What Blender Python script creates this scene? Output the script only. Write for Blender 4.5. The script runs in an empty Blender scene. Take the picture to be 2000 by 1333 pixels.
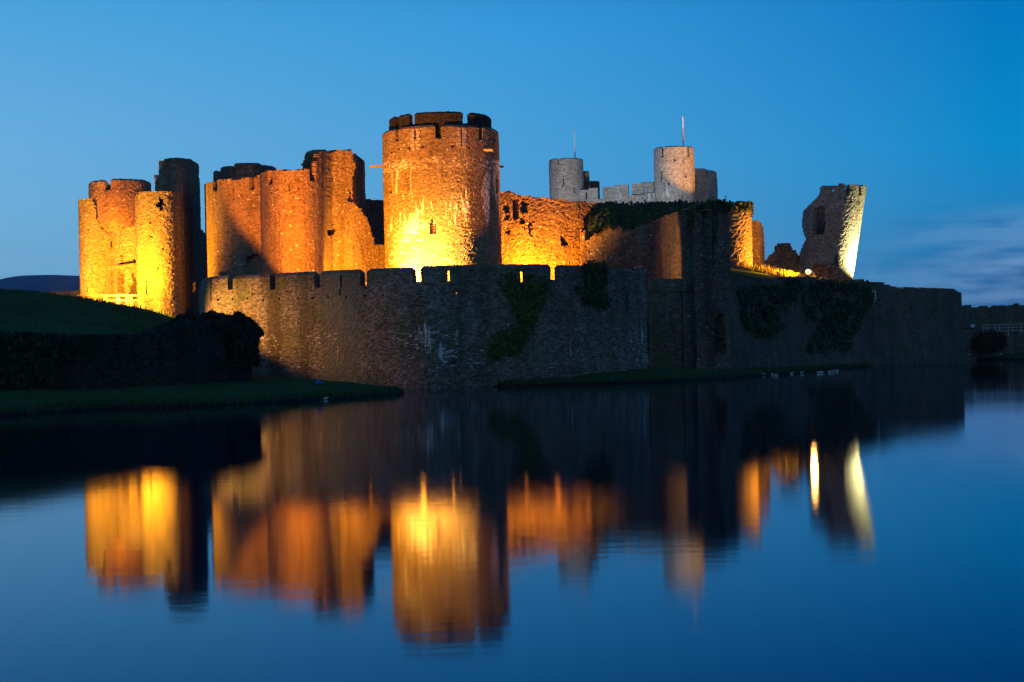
import bpy, math, random
import numpy as np
from mathutils import Vector, Matrix

# ------------------------------------------------------------------ camera
SC = bpy.context.scene
F = 3400.0                      # focal length in photograph pixels (2000 wide)
CAM = np.array([0.0, 0.0, 2.5])
PITCH = math.atan((690 - 666.5) / F)
ROLL = -0.024
Mrot = Matrix.Rotation(math.radians(90) + PITCH, 3, 'X') @ Matrix.Rotation(ROLL, 3, 'Z')
cam = bpy.data.cameras.new("camera")
cam.sensor_width = 36.0
cam.lens = 36.0 * F / 2000.0
cam.clip_start = 0.5
cam.clip_end = 12000
camo = bpy.data.objects.new("camera", cam)
SC.collection.objects.link(camo)
camo.matrix_world = Matrix.Translation(Vector(CAM)) @ Mrot.to_4x4()
SC.camera = camo
SC.view_settings.view_transform = 'Standard'
SC.view_settings.look = 'None'
SC.view_settings.exposure = 0
SC.view_settings.gamma = 1
SC.cycles.use_denoising = True
SC.cycles.max_bounces = 5
SC.cycles.diffuse_bounces = 3
SC.cycles.glossy_bounces = 3
SC.cycles.sample_clamp_indirect = 4.0
SC.cycles.use_adaptive_sampling = True
SC.cycles.adaptive_threshold = 0.02
SC.cycles.caustics_reflective = False
SC.cycles.caustics_refractive = False

# ------------------------------------------------------------------ sky (dusk)
world = bpy.data.worlds.new("World")
SC.world = world
world.use_nodes = True
nt = world.node_tree
for n in list(nt.nodes):
    nt.nodes.remove(n)


def N(t, kind, **kw):
    n = t.nodes.new(kind)
    for k, v in kw.items():
        setattr(n, k, v)
    return n


def ramp(t, stops, fac=None, interp='LINEAR'):
    r = N(t, 'ShaderNodeValToRGB')
    r.color_ramp.interpolation = interp
    els = r.color_ramp.elements
    while len(els) > 1:
        els.remove(els[-1])
    els[0].position = stops[0][0]
    els[0].color = (*stops[0][1], 1)
    for p, c in stops[1:]:
        e = els.new(p)
        e.color = (*c, 1)
    if fac is not None:
        t.links.new(fac, r.inputs[0])
    return r


def math_n(t, op, a, b=None, c=None, clamp=False):
    m = N(t, 'ShaderNodeMath', operation=op, use_clamp=clamp)
    for i, v in enumerate((a, b, c)):
        if v is None:
            continue
        if isinstance(v, (int, float)):
            m.inputs[i].default_value = v
        else:
            t.links.new(v, m.inputs[i])
    return m.outputs[0]


def mix(t, fac, a, b, blend='MIX'):
    m = N(t, 'ShaderNodeMix', data_type='RGBA', blend_type=blend)
    for sock, v in ((m.inputs[0], fac), (m.inputs[6], a), (m.inputs[7], b)):
        if isinstance(v, (int, float)):
            sock.default_value = v
        elif isinstance(v, tuple):
            sock.default_value = (*v, 1) if len(v) == 3 else v
        else:
            t.links.new(v, sock)
    return m.outputs[2]


tc = N(nt, 'ShaderNodeTexCoord')
sep = N(nt, 'ShaderNodeSeparateXYZ')
nt.links.new(tc.outputs['Generated'], sep.inputs[0])
X_, Y_, Z_ = sep.outputs
hyp = math_n(nt, 'SQRT', math_n(nt, 'ADD', math_n(nt, 'MULTIPLY', X_, X_), math_n(nt, 'MULTIPLY', Y_, Y_)))
saz = math_n(nt, 'DIVIDE', X_, math_n(nt, 'MAXIMUM', hyp, 1e-4))
el = math_n(nt, 'MAXIMUM', Z_, 0.0)
sky_l = ramp(nt, [(0, (.18, .41, .65)), (.065, (.175, .44, .70)), (.125, (.14, .43, .745)), (.20, (.07, .36, .716)), (.26, (.012, .17, .46)), (.4, (.004, .10, .33)), (1, (.012, .08, .26))], el)
sky_c = ramp(nt, [(0, (.12, .38, .66)), (.11, (.073, .352, .693)), (.185, (.037, .319, .693)), (.26, (.004, .15, .43)), (.4, (.003, .09, .31)), (1, (.008, .07, .25))], el)
sky_r = ramp(nt, [(0, (.035, .20, .45)), (.05, (.02, .22, .51)), (.11, (.002, .254, .591)), (.20, (.0, .171, .515)), (.26, (.002, .09, .34)), (.4, (.002, .06, .26)), (1, (.004, .05, .22))], el)
f1 = math_n(nt, 'MULTIPLY_ADD', saz, 1 / .29, 1.0, True)
f2 = math_n(nt, 'MULTIPLY', saz, 1 / .27, None, True)
skyc = mix(nt, f2, mix(nt, f1, sky_l.outputs[0], sky_c.outputs[0]), sky_r.outputs[0])
# low thin dusk clouds
mp = N(nt, 'ShaderNodeMapping')
mp.inputs['Scale'].default_value = (5.0, 5.0, 30.0)
nt.links.new(tc.outputs['Generated'], mp.inputs[0])
cn = N(nt, 'ShaderNodeTexNoise')
cn.inputs['Scale'].default_value = 2.0
cn.inputs['Detail'].default_value = 6
cn.inputs['Roughness'].default_value = 0.55
nt.links.new(mp.outputs[0], cn.inputs[0])
cmask = ramp(nt, [(.28, (0, 0, 0)), (.50, (1, 1, 1))], cn.outputs[0], 'EASE')
band = ramp(nt, [(0, (.75, .75, .75)), (.035, (1, 1, 1)), (.06, (.55, .55, .55)), (.082, (0, 0, 0))], el, 'EASE')
azm = ramp(nt, [(.0, (.22, .22, .22)), (.36, (.15, .15, .15)), (.5, (.0, .0, .0)), (.60, (.2, .2, .2)), (.64, (1, 1, 1))], math_n(nt, 'MULTIPLY_ADD', saz, .5, .5))
cm = math_n(nt, 'MULTIPLY', math_n(nt, 'MULTIPLY', cmask.outputs[0], band.outputs[0]), azm.outputs[0])
cn2 = N(nt, 'ShaderNodeTexNoise')
cn2.inputs['Scale'].default_value = 3.1
cn2.inputs['Detail'].default_value = 5
nt.links.new(mp.outputs[0], cn2.inputs[0])
ccol = ramp(nt, [(.40, (.02, .13, .36)), (.58, (.15, .31, .57))], cn2.outputs[0])
skyc = mix(nt, cm, skyc, ccol.outputs[0])
# below the horizon: dark
below = math_n(nt, 'MULTIPLY', math_n(nt, 'ADD', Z_, .02), 50, None, True)
skyc = mix(nt, below, (.01, .02, .03), skyc)
bg = N(nt, 'ShaderNodeBackground')
bg.inputs[1].default_value = 1.04
nt.links.new(skyc, bg.inputs[0])
wo = N(nt, 'ShaderNodeOutputWorld')
nt.links.new(bg.outputs[0], wo.inputs[0])


sl = bpy.data.lights.new('fill_sun', 'SUN')  # added warm fill from behind the camera, standing in for town glow
sl.energy = 0.14
sl.color = (1.0, .92, .40)
sl.angle = math.radians(40)
so = bpy.data.objects.new('fill_sun', sl)
so.rotation_euler = (math.radians(80), 0, math.radians(18))
SC.collection.objects.link(so)

# ------------------------------------------------------------------ geometry helpers
R3 = np.array(Mrot)


def at(px, py, d):
    """point at depth d (metres along +Y) on the sight line of photo pixel (px, py)"""
    v = R3 @ np.array([(px - 1000) / F, (666.5 - py) / F, -1.0])
    return CAM + v * (d / v[1])


def onz(px, py, z=0.0):
    v = R3 @ np.array([(px - 1000) / F, (666.5 - py) / F, -1.0])
    return CAM + v * ((z - CAM[2]) / v[2])


def proj(X, Y, Z):
    p = np.stack([np.asarray(X, float) - CAM[0], np.asarray(Y, float) - CAM[1], np.asarray(Z, float) - CAM[2]], -1)
    v = p @ R3
    return 1000 + F * v[..., 0] / -v[..., 2], 666.5 - F * v[..., 1] / -v[..., 2]


def zfor(X, Y, py):
    """height over ground point (X,Y) seen at photo row py"""
    z = 10.0
    for _ in range(3):
        px, _y = proj(X, Y, z)
        z = at(px, py, Y)[2]
    return z


def xy(px, d, py=520):
    p = at(px, py, d)
    return (p[0], p[1])


def inpoly(px, py, poly):
    r = np.zeros(px.shape, bool)
    n = len(poly)
    for i in range(n):
        x0, y0 = poly[i]
        x1, y1 = poly[(i + 1) % n]
        if y0 == y1:
            continue
        c = ((y0 > py) != (y1 > py)) & (px < (x1 - x0) * (py - y0) / (y1 - y0) + x0)
        r ^= c
    return r


def link(o, parent=None):
    SC.collection.objects.link(o)
    if parent is not None:
        o.parent = parent
        o.matrix_parent_inverse = Matrix.Translation(-Vector(parent.location)) if parent.type == 'EMPTY' else Matrix.Identity(4)
    return o


class MB:
    """collects faces, builds ONE mesh object"""
    def __init__(s):
        s.v, s.f, s.n = [], [], 0

    def add(s, verts, faces):
        verts = np.asarray(verts, float).reshape(-1, 3)
        s.v.append(verts)
        for f in faces:
            s.f.append(tuple(int(i) + s.n for i in f))
        s.n += len(verts)

    def quad_soup(s, q):
        """q: (n,4,3)"""
        q = np.asarray(q, float)
        n = len(q)
        s.v.append(q.reshape(-1, 3))
        idx = np.arange(4 * n).reshape(n, 4) + s.n
        s.f.extend(map(tuple, idx.tolist()))
        s.n += 4 * n

    def box(s, c, h, rz=0, rx=0, ry=0, jit=0.0):
        v = np.array([(x, y, z) for x in (-1, 1) for y in (-1, 1) for z in (-1, 1)], float) * np.array(h)
        if jit:
            v += rng.uniform(-jit, jit, v.shape)
        m = np.array((Matrix.Rotation(rz, 3, 'Z') @ Matrix.Rotation(ry, 3, 'Y') @ Matrix.Rotation(rx, 3, 'X')))
        v = v @ m.T + np.array(c)
        s.add(v, [(0, 1, 3, 2), (4, 6, 7, 5), (0, 4, 5, 1), (2, 3, 7, 6), (0, 2, 6, 4), (1, 5, 7, 3)])

    def bar(s, a, b, r0, r1=None, k=6):
        a, b = np.array(a, float), np.array(b, float)
        r1 = r0 if r1 is None else r1
        d = (b - a) / max(np.linalg.norm(b - a), 1e-6)
        u = np.cross(d, (0, 0, 1.0) if abs(d[2]) < .9 else (1.0, 0, 0))
        u /= np.linalg.norm(u)
        w = np.cross(d, u)
        t = np.arange(k) * 2 * np.pi / k
        ring = np.outer(np.cos(t), u) + np.outer(np.sin(t), w)
        s.add(np.vstack([a + ring * r0, b + ring * r1]),
              [(i, (i + 1) % k, k + (i + 1) % k, k + i) for i in range(k)] + [tuple(range(k))[::-1], tuple(range(k, 2 * k))])

    def lathe(s, c, prof, k=24):
        t = np.arange(k) * 2 * np.pi / k
        v = np.vstack([np.stack([c[0] + r * np.cos(t), c[1] + r * np.sin(t), np.full(k, c[2] + z)], -1) for r, z in prof])
        f = []
        for j in range(len(prof) - 1):
            f += [(j * k + i, j * k + (i + 1) % k, (j + 1) * k + (i + 1) % k, (j + 1) * k + i) for i in range(k)]
        f.append(tuple(range(k))[::-1])
        f.append(tuple(range((len(prof) - 1) * k, len(prof) * k)))
        s.add(v, f)

    def build(s, name, mat, parent=None, smooth=False):
        me = bpy.data.meshes.new(name)
        v = np.vstack(s.v)
        me.from_pydata(v.tolist(), [], s.f)
        me.materials.append(mat)
        if smooth:
            me.polygons.foreach_set('use_smooth', np.ones(len(me.polygons), bool))
        me.update()
        o = bpy.data.objects.new(name, me)
        link(o, parent)
        return o


rng = np.random.default_rng(7)
random.seed(7)


def tag(o, label=None, cat=None, group=None, kind=None):
    if label:
        o['label'] = label
    if cat:
        o['category'] = cat
    if group:
        o['group'] = group
    if kind:
        o['kind'] = kind
    return o


def thing(name, loc, label, cat, group=None):
    o = bpy.data.objects.new(name, None)
    o.location = Vector(loc)
    o.empty_display_size = 0.5
    SC.collection.objects.link(o)
    return tag(o, label, cat, group)


def resample(pts, cell, smooth=0):
    p = np.asarray(pts, float)
    if smooth:
        for _ in range(smooth):                      # Chaikin
            q = [p[0]]
            for a, b in zip(p[:-1], p[1:]):
                q += [a * .75 + b * .25, a * .25 + b * .75]
            q.append(p[-1])
            p = np.array(q)
    d = np.r_[0, np.cumsum(np.linalg.norm(np.diff(p, axis=0), axis=1))]
    n = max(2, int(round(d[-1] / cell)))
    s = np.linspace(0, d[-1], n + 1)
    q = np.stack([np.interp(s, d, p[:, 0]), np.interp(s, d, p[:, 1])], -1)
    return q, s


def normals(q, closed=False):
    if closed:
        t = np.roll(q, -1, 0) - np.roll(q, 1, 0)
    else:
        t = np.gradient(q, axis=0)
    t /= np.maximum(np.linalg.norm(t, axis=1, keepdims=True), 1e-9)
    return np.stack([t[:, 1], -t[:, 0]], -1)


def shell(mb, q, zs, solid, thick, closed=False, amp=.035, cope=0.0, batter=None, seed=None, xf=None, nrm=None):
    """masonry wall of real thickness: a grid of cells over a plan path; absent cells are openings or broken-off stone"""
    g = np.random.default_rng(seed if seed is not None else rng.integers(1 << 30))
    n = len(q)
    m = len(zs)
    nm = normals(q, closed) if nrm is None else nrm
    nc = n if closed else n - 1
    solid = solid[:nc, :m - 1]
    zz = np.broadcast_to(zs, (n, m))
    off = g.uniform(-1, 1, (n, m)) * amp
    if batter is not None:
        off = off + batter(zz)
    O = np.empty((n, m, 3))
    tx = np.stack([-nm[:, 1], nm[:, 0]], -1)
    tj = g.uniform(-1, 1, (n, m)) * amp * .8
    O[..., 0] = q[:, None, 0] + nm[:, None, 0] * off + tx[:, None, 0] * tj
    O[..., 1] = q[:, None, 1] + nm[:, None, 1] * off + tx[:, None, 1] * tj
    O[..., 2] = zz + g.uniform(-1, 1, (n, m)) * amp * .8
    I = np.empty((n, m, 3))
    th = np.asarray(thick) if np.ndim(thick) else float(thick)
    th = np.broadcast_to(th, (n, m)) if np.ndim(th) < 2 or np.shape(th) != (n, m) else th
    I[..., 0] = q[:, None, 0] - nm[:, None, 0] * th + tx[:, None, 0] * tj
    I[..., 1] = q[:, None, 1] - nm[:, None, 1] * th + tx[:, None, 1] * tj
    I[..., 2] = O[..., 2]
    quads = []

    def nx(i):
        return (i + 1) % n
    i, j = np.nonzero(solid)
    a = nx(i)
    quads.append(np.stack([O[i, j], O[a, j], O[a, j + 1], O[i, j + 1]], 1))
    quads.append(np.stack([I[a, j], I[i, j], I[i, j + 1], I[a, j + 1]], 1))
    pad = np.zeros((nc + 2, m + 1), bool)
    pad[1:-1, 1:-1] = solid
    if closed:
        pad[0, 1:-1] = solid[-1]
        pad[-1, 1:-1] = solid[0]
    L = solid & ~pad[:-2, 1:-1]
    Rr = solid & ~pad[2:, 1:-1]
    D = solid & ~pad[1:-1, :-2]
    U = solid & ~pad[1:-1, 2:]
    i, j = np.nonzero(L)
    quads.append(np.stack([I[i, j], O[i, j], O[i, j + 1], I[i, j + 1]], 1))
    i, j = np.nonzero(Rr)
    a = nx(i)
    quads.append(np.stack([O[a, j], I[a, j], I[a, j + 1], O[a, j + 1]], 1))
    i, j = np.nonzero(D)
    a = nx(i)
    quads.append(np.stack([I[i, j], I[a, j], O[a, j], O[i, j]], 1))
    i, j = np.nonzero(U)
    a = nx(i)
    if cope:
        top = j == (m - 2)
        k = ~top
        quads.append(np.stack([O[i[k], j[k] + 1], O[a[k], j[k] + 1], I[a[k], j[k] + 1], I[i[k], j[k] + 1]], 1))
        i, a, j = i[top], a[top], j[top]
        if len(i):
            rid = (O[:, m - 1] * .45 + I[:, m - 1] * .55) + np.array([0, 0, cope])
            rid2 = (O[:, m - 1] * .62 + I[:, m - 1] * .38) + np.array([0, 0, cope])
            # coping pulled in at the ends so merlons keep their shouldered outline
            for arr in (rid, rid2):
                for e, s_ in ((0, 1), (n - 1, -1)):
                    if not closed:
                        arr[e, :2] += (q[min(max(e + s_, 0), n - 1)] - q[e]) * min(1.0, .22 / max(1e-3, np.linalg.norm(q[min(max(e + s_, 0), n - 1)] - q[e])))
            jj = np.full(len(i), m - 1)
            quads.append(np.stack([O[i, jj], O[a, jj], rid2[a], rid2[i]], 1))
            quads.append(np.stack([rid2[i], rid2[a], rid[a], rid[i]], 1))
            quads.append(np.stack([rid[i], rid[a], I[a, jj], I[i, jj]], 1))
            if not closed:
                for e, flip in ((0, 0), (n - 1, 1)):
                    qd = [I[e, m - 1], O[e, m - 1], rid2[e], rid[e]]
                    quads.append(np.array([qd[::-1] if flip else qd]))
    else:
        quads.append(np.stack([O[i, j + 1], O[a, j + 1], I[a, j + 1], I[i, j + 1]], 1))
    Q = np.concatenate([x for x in quads if len(x)], 0)
    if xf is not None:
        Q = xf(Q)
    mb.quad_soup(Q)
    return mb


def zgrid(z0, z1, cell):
    return np.linspace(z0, z1, max(2, int(round((z1 - z0) / cell)) + 1))


def cellproj(q, zs, closed=False):
    c = (q + np.roll(q, -1, 0)) / 2 if closed else (q[:-1] + q[1:]) / 2
    zc = (zs[:-1] + zs[1:]) / 2
    X = np.broadcast_to(c[:, None, 0], (len(c), len(zc)))
    Y = np.broadcast_to(c[:, None, 1], (len(c), len(zc)))
    Z = np.broadcast_to(zc[None], (len(c), len(zc)))
    px, py = proj(X, Y, Z)
    return px, py, Z


def top_mask(px, py, prof, rag=0.0):
    x = [p[0] for p in prof]
    y = [p[1] for p in prof]
    j = rng.uniform(-rag, rag, px.shape) if rag else 0
    return (py + j) > np.interp(px + (rng.uniform(-rag, rag, px.shape) if rag else 0), x, y)


def cut(sol, px, py, holes, rag=0.0):
    for h in holes:
        jx = rng.uniform(-rag, rag, px.shape) if rag else 0
        jy = rng.uniform(-rag, rag, px.shape) if rag else 0
        sol &= ~inpoly(px + jx, py + jy, h)
    return sol


def rect(x0, y0, x1, y1):
    return [(x0, y0), (x1, y0), (x1, y1), (x0, y1)]


def circle(cx, cy, Rr, cell, a0=-math.pi, a1=math.pi):
    n = max(6, int(round((a1 - a0) * Rr / cell)))
    full = abs((a1 - a0) - 2 * math.pi) < 1e-6
    a = np.linspace(a0, a1, n + 1)
    if full:
        a = a[:-1]
    return np.stack([cx + Rr * np.sin(a), cy - Rr * np.cos(a)], -1), a


def disc(mb, cx, cy, Rr, z, k=40):
    t = np.arange(k) * 2 * np.pi / k
    mb.add(np.stack([cx + Rr * np.cos(t), cy + Rr * np.sin(t), np.full(k, z)], -1), [tuple(range(k))])


def arc_merlons(parent, cx, cy, Rr, z0, z1, spans, mat, thick=.7, cell=.22, amp=.03, cope=.25, slits=(), name='merlon'):
    """spans in degrees from the front, each one merlon mesh of its own"""
    out = []
    for a0, a1 in spans:
        q, a = circle(cx, cy, Rr, cell, math.radians(a0), math.radians(a1))
        zs = zgrid(z0, z1, cell)
        sol = np.ones((len(q) - 1, len(zs) - 1), bool)
        am = np.degrees((a[:-1] + a[1:]) / 2)
        for sa, w, zz0, zz1 in slits:
            zc = (zs[:-1] + zs[1:]) / 2
            sol[np.ix_(np.abs(am - sa) < w, (zc > zz0) & (zc < zz1))] = False
        mb = MB()
        nrm = np.stack([np.sin(a), -np.cos(a)], -1)
        shell(mb, q, zs, sol, thick, amp=amp, cope=cope, nrm=nrm)
        out.append(mb.build(name, mat, parent))
    return out


# ------------------------------------------------------------------ materials
def new_mat(name):
    m = bpy.data.materials.new(name)
    m.use_nodes = True
    t = m.node_tree
    b = t.nodes['Principled BSDF']
    return m, t, b


def stone(name, dark, mid, light, white=None, moss=0.0, sc=1.0, bump=.7, specks=0.0, stain=.5, rough=.95, mosscol=(.035, .05, .012), bands=None):
    m, t, b = new_mat(name)
    g = N(t, 'ShaderNodeNewGeometry')
    pos = g.outputs['Position']
    mp = N(t, 'ShaderNodeMapping')
    mp.inputs['Scale'].default_value = (1, 1, 2.4)
    t.links.new(pos, mp.inputs[0])
    wob = N(t, 'ShaderNodeTexNoise')
    wob.inputs['Scale'].default_value = 1.1
    wob.inputs['Detail'].default_value = 2
    t.links.new(pos, wob.inputs[0])
    wv = N(t, 'ShaderNodeVectorMath', operation='MULTIPLY_ADD')
    t.links.new(wob.outputs['Color'], wv.inputs[0])
    wv.inputs[1].default_value = (.5, .5, .35)
    t.links.new(mp.outputs[0], wv.inputs[2])
    vo = N(t, 'ShaderNodeTexVoronoi')
    vo.inputs['Scale'].default_value = 3.9 / sc
    vo.inputs['Randomness'].default_value = .85
    t.links.new(wv.outputs[0], vo.inputs['Vector'])
    ve = N(t, 'ShaderNodeTexVoronoi', feature='DISTANCE_TO_EDGE')
    ve.inputs['Scale'].default_value = 3.9 / sc
    ve.inputs['Randomness'].default_value = .85
    t.links.new(wv.outputs[0], ve.inputs['Vector'])
    sp = N(t, 'ShaderNodeSeparateColor')
    t.links.new(vo.outputs['Color'], sp.inputs[0])
    n1 = N(t, 'ShaderNodeTexNoise')
    n1.inputs['Scale'].default_value = 6
    n1.inputs['Detail'].default_value = 6
    n1.inputs['Roughness'].default_value = .65
    t.links.new(pos, n1.inputs[0])
    n2 = N(t, 'ShaderNodeTexNoise')
    n2.inputs['Scale'].default_value = .22
    n2.inputs['Detail'].default_value = 4
    t.links.new(pos, n2.inputs[0])
    val = math_n(t, 'ADD', math_n(t, 'MULTIPLY', sp.outputs[0], .5), math_n(t, 'MULTIPLY', n1.outputs[0], .5))
    col = ramp(t, [(.2, dark), (.5, mid), (.8, light)], val).outputs[0]
    # mortar
    mo = math_n(t, 'MULTIPLY', ve.outputs['Distance'], 12, None, True)
    col = mix(t, math_n(t, 'MULTIPLY', math_n(t, 'SUBTRACT', 1, mo), .4), col, tuple(c * .55 for c in dark))
    # broad weather stains with vertical run-off
    mp2 = N(t, 'ShaderNodeMapping')
    mp2.inputs['Scale'].default_value = (.9, .9, .12)
    t.links.new(pos, mp2.inputs[0])
    n3 = N(t, 'ShaderNodeTexNoise')
    n3.inputs['Scale'].default_value = .8
    n3.inputs['Detail'].default_value = 5
    n3.inputs['Roughness'].default_value = .6
    t.links.new(mp2.outputs[0], n3.inputs[0])
    st = ramp(t, [(.42, (0, 0, 0)), (.62, (1, 1, 1))], math_n(t, 'MULTIPLY_ADD', n3.outputs[0], .6, math_n(t, 'MULTIPLY', n2.outputs[0], .4)))
    col = mix(t, math_n(t, 'MULTIPLY', st.outputs[0], stain), col, mix(t, 1.0, col, (.42, .40, .38), 'MULTIPLY'))
    sz = N(t, 'ShaderNodeSeparateXYZ')
    t.links.new(pos, sz.inputs[0])
    if moss:
        n4 = N(t, 'ShaderNodeTexNoise')
        n4.inputs['Scale'].default_value = .5
        n4.inputs['Detail'].default_value = 6
        n4.inputs['Roughness'].default_value = .65
        t.links.new(pos, n4.inputs[0])
        ms = ramp(t, [(.5, (0, 0, 0)), (.66, (1, 1, 1))], n4.outputs[0])
        col = mix(t, math_n(t, 'MULTIPLY', ms.outputs[0], moss), col, mosscol)
    # pale lime runs: bands of (z0, z1, threshold, kind)
    for xc, wd, cc in (bands or ()):
        bx_ = math_n(t, 'ABSOLUTE', math_n(t, 'DIVIDE', math_n(t, 'SUBTRACT', math_n(t, 'ADD', sz.outputs[0], math_n(t, 'MULTIPLY', n3.outputs[0], 1.2)), xc), wd))
        bm_ = ramp(t, [(.45, (1, 1, 1)), (1, (0, 0, 0))], bx_)
        col = mix(t, math_n(t, 'MULTIPLY', bm_.outputs[0], .6), col, cc)
    for z0, z1, thr, kind in (white or ()):
        w = N(t, 'ShaderNodeMapping')
        w.inputs['Scale'].default_value = (1.5, 1.5, .22) if kind == 'run' else ((1.0, 1.0, 1.6) if kind == 'patch' else (2.2, 2.2, 3.0))
        t.links.new(wv.outputs[0] if kind != 'run' else pos, w.inputs[0])
        nw = N(t, 'ShaderNodeTexNoise')
        nw.inputs['Scale'].default_value = 1.0
        nw.inputs['Detail'].default_value = 5
        nw.inputs['Roughness'].default_value = .62
        t.links.new(w.outputs[0], nw.inputs[0])
        bm = ramp(t, [(0, (0, 0, 0)), (.25, (1, 1, 1)), (.75, (1, 1, 1)), (1, (0, 0, 0))], math_n(t, 'DIVIDE', math_n(t, 'SUBTRACT', sz.outputs[2], z0), z1 - z0, None, True), 'EASE')
        v = math_n(t, 'ADD', nw.outputs[0], math_n(t, 'MULTIPLY', math_n(t, 'SUBTRACT', bm.outputs[0], 1), .25))
        v = math_n(t, 'ADD', v, math_n(t, 'MULTIPLY_ADD', n2.outputs[0], .5, -.25))
        wm = ramp(t, [(thr, (0, 0, 0)), (thr + .05, (1, 1, 1))], v)
        col = mix(t, math_n(t, 'MULTIPLY', wm.outputs[0], .85), col, (.62, .60, .55))
    if specks:
        sk = math_n(t, 'GREATER_THAN', sp.outputs[1], 1 - specks)
        col = mix(t, math_n(t, 'MULTIPLY', sk, .7), col, (.6, .57, .5))
    t.links.new(col, b.inputs['Base Color'])
    b.inputs['Roughness'].default_value = rough
    b.inputs['Specular IOR Level'].default_value = .15
    hgt = math_n(t, 'ADD', math_n(t, 'MULTIPLY', math_n(t, 'MULTIPLY', ve.outputs['Distance'], 3.5, None, True), .6),
                 math_n(t, 'ADD', math_n(t, 'MULTIPLY', n1.outputs[0], .45), math_n(t, 'MULTIPLY', sp.outputs[2], .35)))
    bp = N(t, 'ShaderNodeBump')
    bp.inputs['Strength'].default_value = bump
    bp.inputs['Distance'].default_value = .14
    t.links.new(hgt, bp.inputs['Height'])
    t.links.new(bp.outputs[0], b.inputs['Normal'])
    return m


def plain(name, col, rough=.8, var=.25, scale=4.0, metallic=0.0, emit=None):
    m, t, b = new_mat(name)
    g = N(t, 'ShaderNodeNewGeometry')
    n1 = N(t, 'ShaderNodeTexNoise')
    n1.inputs['Scale'].default_value = scale
    n1.inputs['Detail'].default_value = 5
    t.links.new(g.outputs['Position'], n1.inputs[0])
    c = ramp(t, [(.3, tuple(x * (1 - var) for x in col)), (.7, tuple(min(1, x * (1 + var)) for x in col))], n1.outputs[0])
    t.links.new(c.outputs[0], b.inputs['Base Color'])
    b.inputs['Roughness'].default_value = rough
    b.inputs['Metallic'].default_value = metallic
    b.inputs['Specular IOR Level'].default_value = .3
    if emit:
        b.inputs['Emission Color'].default_value = (*emit[0], 1)
        b.inputs['Emission Strength'].default_value = emit[1]
    return m


def leafmat(name, a, bcol):
    m, t, b = new_mat(name)
    g = N(t, 'ShaderNodeNewGeometry')
    n1 = N(t, 'ShaderNodeTexNoise')
    n1.inputs['Scale'].default_value = .9
    n1.inputs['Detail'].default_value = 4
    t.links.new(g.outputs['Position'], n1.inputs[0])
    rp = math_n(t, 'MULTIPLY_ADD', g.outputs['Random Per Island'], .5, math_n(t, 'MULTIPLY', n1.outputs[0], .5))
    c = ramp(t, [(.25, a), (.75, bcol)], rp)
    t.links.new(c.outputs[0], b.inputs['Base Color'])
    b.inputs['Roughness'].default_value = .7
    b.inputs['Specular IOR Level'].default_value = .2
    return m


M = {}
M['outer'] = stone('outer_wall_stone', (.06, .055, .046), (.18, .155, .12), (.33, .285, .22), moss=.6, mosscol=(.07, .10, .028), specks=.0, stain=.9, bump=.16,
                   white=[(.4, 5.4, .615, 'dot'), (1.2, 5.6, .64, 'run'), (5.5, 8.0, .69, 'dot')], bands=[(-12.6, 2.0, (.17, .17, .12)), (-18.0, .9, (.05, .04, .03)), (-15.6, .6, (.055, .045, .03))])
M['east'] = stone('east_wall_stone', (.07, .064, .052), (.15, .13, .095), (.24, .205, .155), moss=.85, mosscol=(.065, .095, .025), specks=.0, stain=.7, bump=.45)
M['ret'] = stone('mossy_shaded_stone', (.02, .02, .014), (.04, .042, .028), (.07, .068, .05), moss=.8, stain=.6, bump=.5, mosscol=(.012, .022, .006))
M['drum'] = stone('round_tower_stone', (.11, .085, .05), (.24, .19, .11), (.35, .29, .18), specks=.012, stain=.55, bump=.5,
                  white=[(13.5, 22.8, .56, 'run'), (20.8, 22.6, .49, 'dot'), (7.0, 17.5, .60, 'patch')])
M['gate'] = stone('gatehouse_stone', (.13, .105, .07), (.25, .20, .14), (.36, .30, .21), specks=.008, stain=.5, bump=.5)
M['inner'] = stone('inner_ward_stone', (.12, .085, .055), (.23, .165, .11), (.34, .25, .17), specks=.010, stain=.7, bump=.45, moss=.25)
M['dark'] = stone('dark_rubble_stone', (.09, .066, .05), (.19, .145, .105), (.28, .22, .16), specks=.012, stain=.5, moss=.25)
M['pale'] = stone('pale_tower_stone', (.22, .21, .19), (.38, .36, .33), (.50, .48, .44), stain=.35, sc=1.3, bump=.5,
                  white=[(23.0, 26.5, .63, 'run')])
M['lean'] = stone('leaning_tower_stone', (.13, .115, .09), (.26, .235, .185), (.38, .34, .27), stain=.5, bump=.35, specks=.006)
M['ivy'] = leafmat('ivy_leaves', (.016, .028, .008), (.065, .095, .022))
M['ivylit'] = leafmat('ivy_leaves_lit', (.03, .045, .008), (.10, .12, .02))  # brighter, yellower copy of the ivy with light put into its colour
M['hedge'] = leafmat('hedge_leaves', (.006, .013, .005), (.024, .042, .012))
M['core'] = plain('foliage_core', (.008, .011, .005), .9)
M['blade'] = leafmat('grass_blades', (.02, .045, .012), (.06, .10, .025))
M['dryblade'] = leafmat('dry_grass_blades', (.05, .06, .018), (.20, .17, .06))
M['wood'] = plain('weathered_timber', (.20, .16, .11), .8)
M['rail'] = plain('pale_rail_paint', (.36, .35, .31), .7)
M['lamp'] = plain('floodlight_housing', (.05, .05, .05), .5)
M['pole'] = plain('white_pole_paint', (.75, .74, .72), .4)
M['gull'] = plain('gull_feathers', (.6, .62, .64), .8, .1)
M['blue'] = plain('blue_plastic', (.03, .13, .35), .4)
M['iron'] = plain('dark_iron', (.04, .035, .03), .6)
M['flag'] = plain('flag_cloth', (.42, .26, .25), .9)
M['redflag'] = M['flag']
M['signw'] = plain('sign_panel_pale', (.55, .72, .74), .5)
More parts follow.
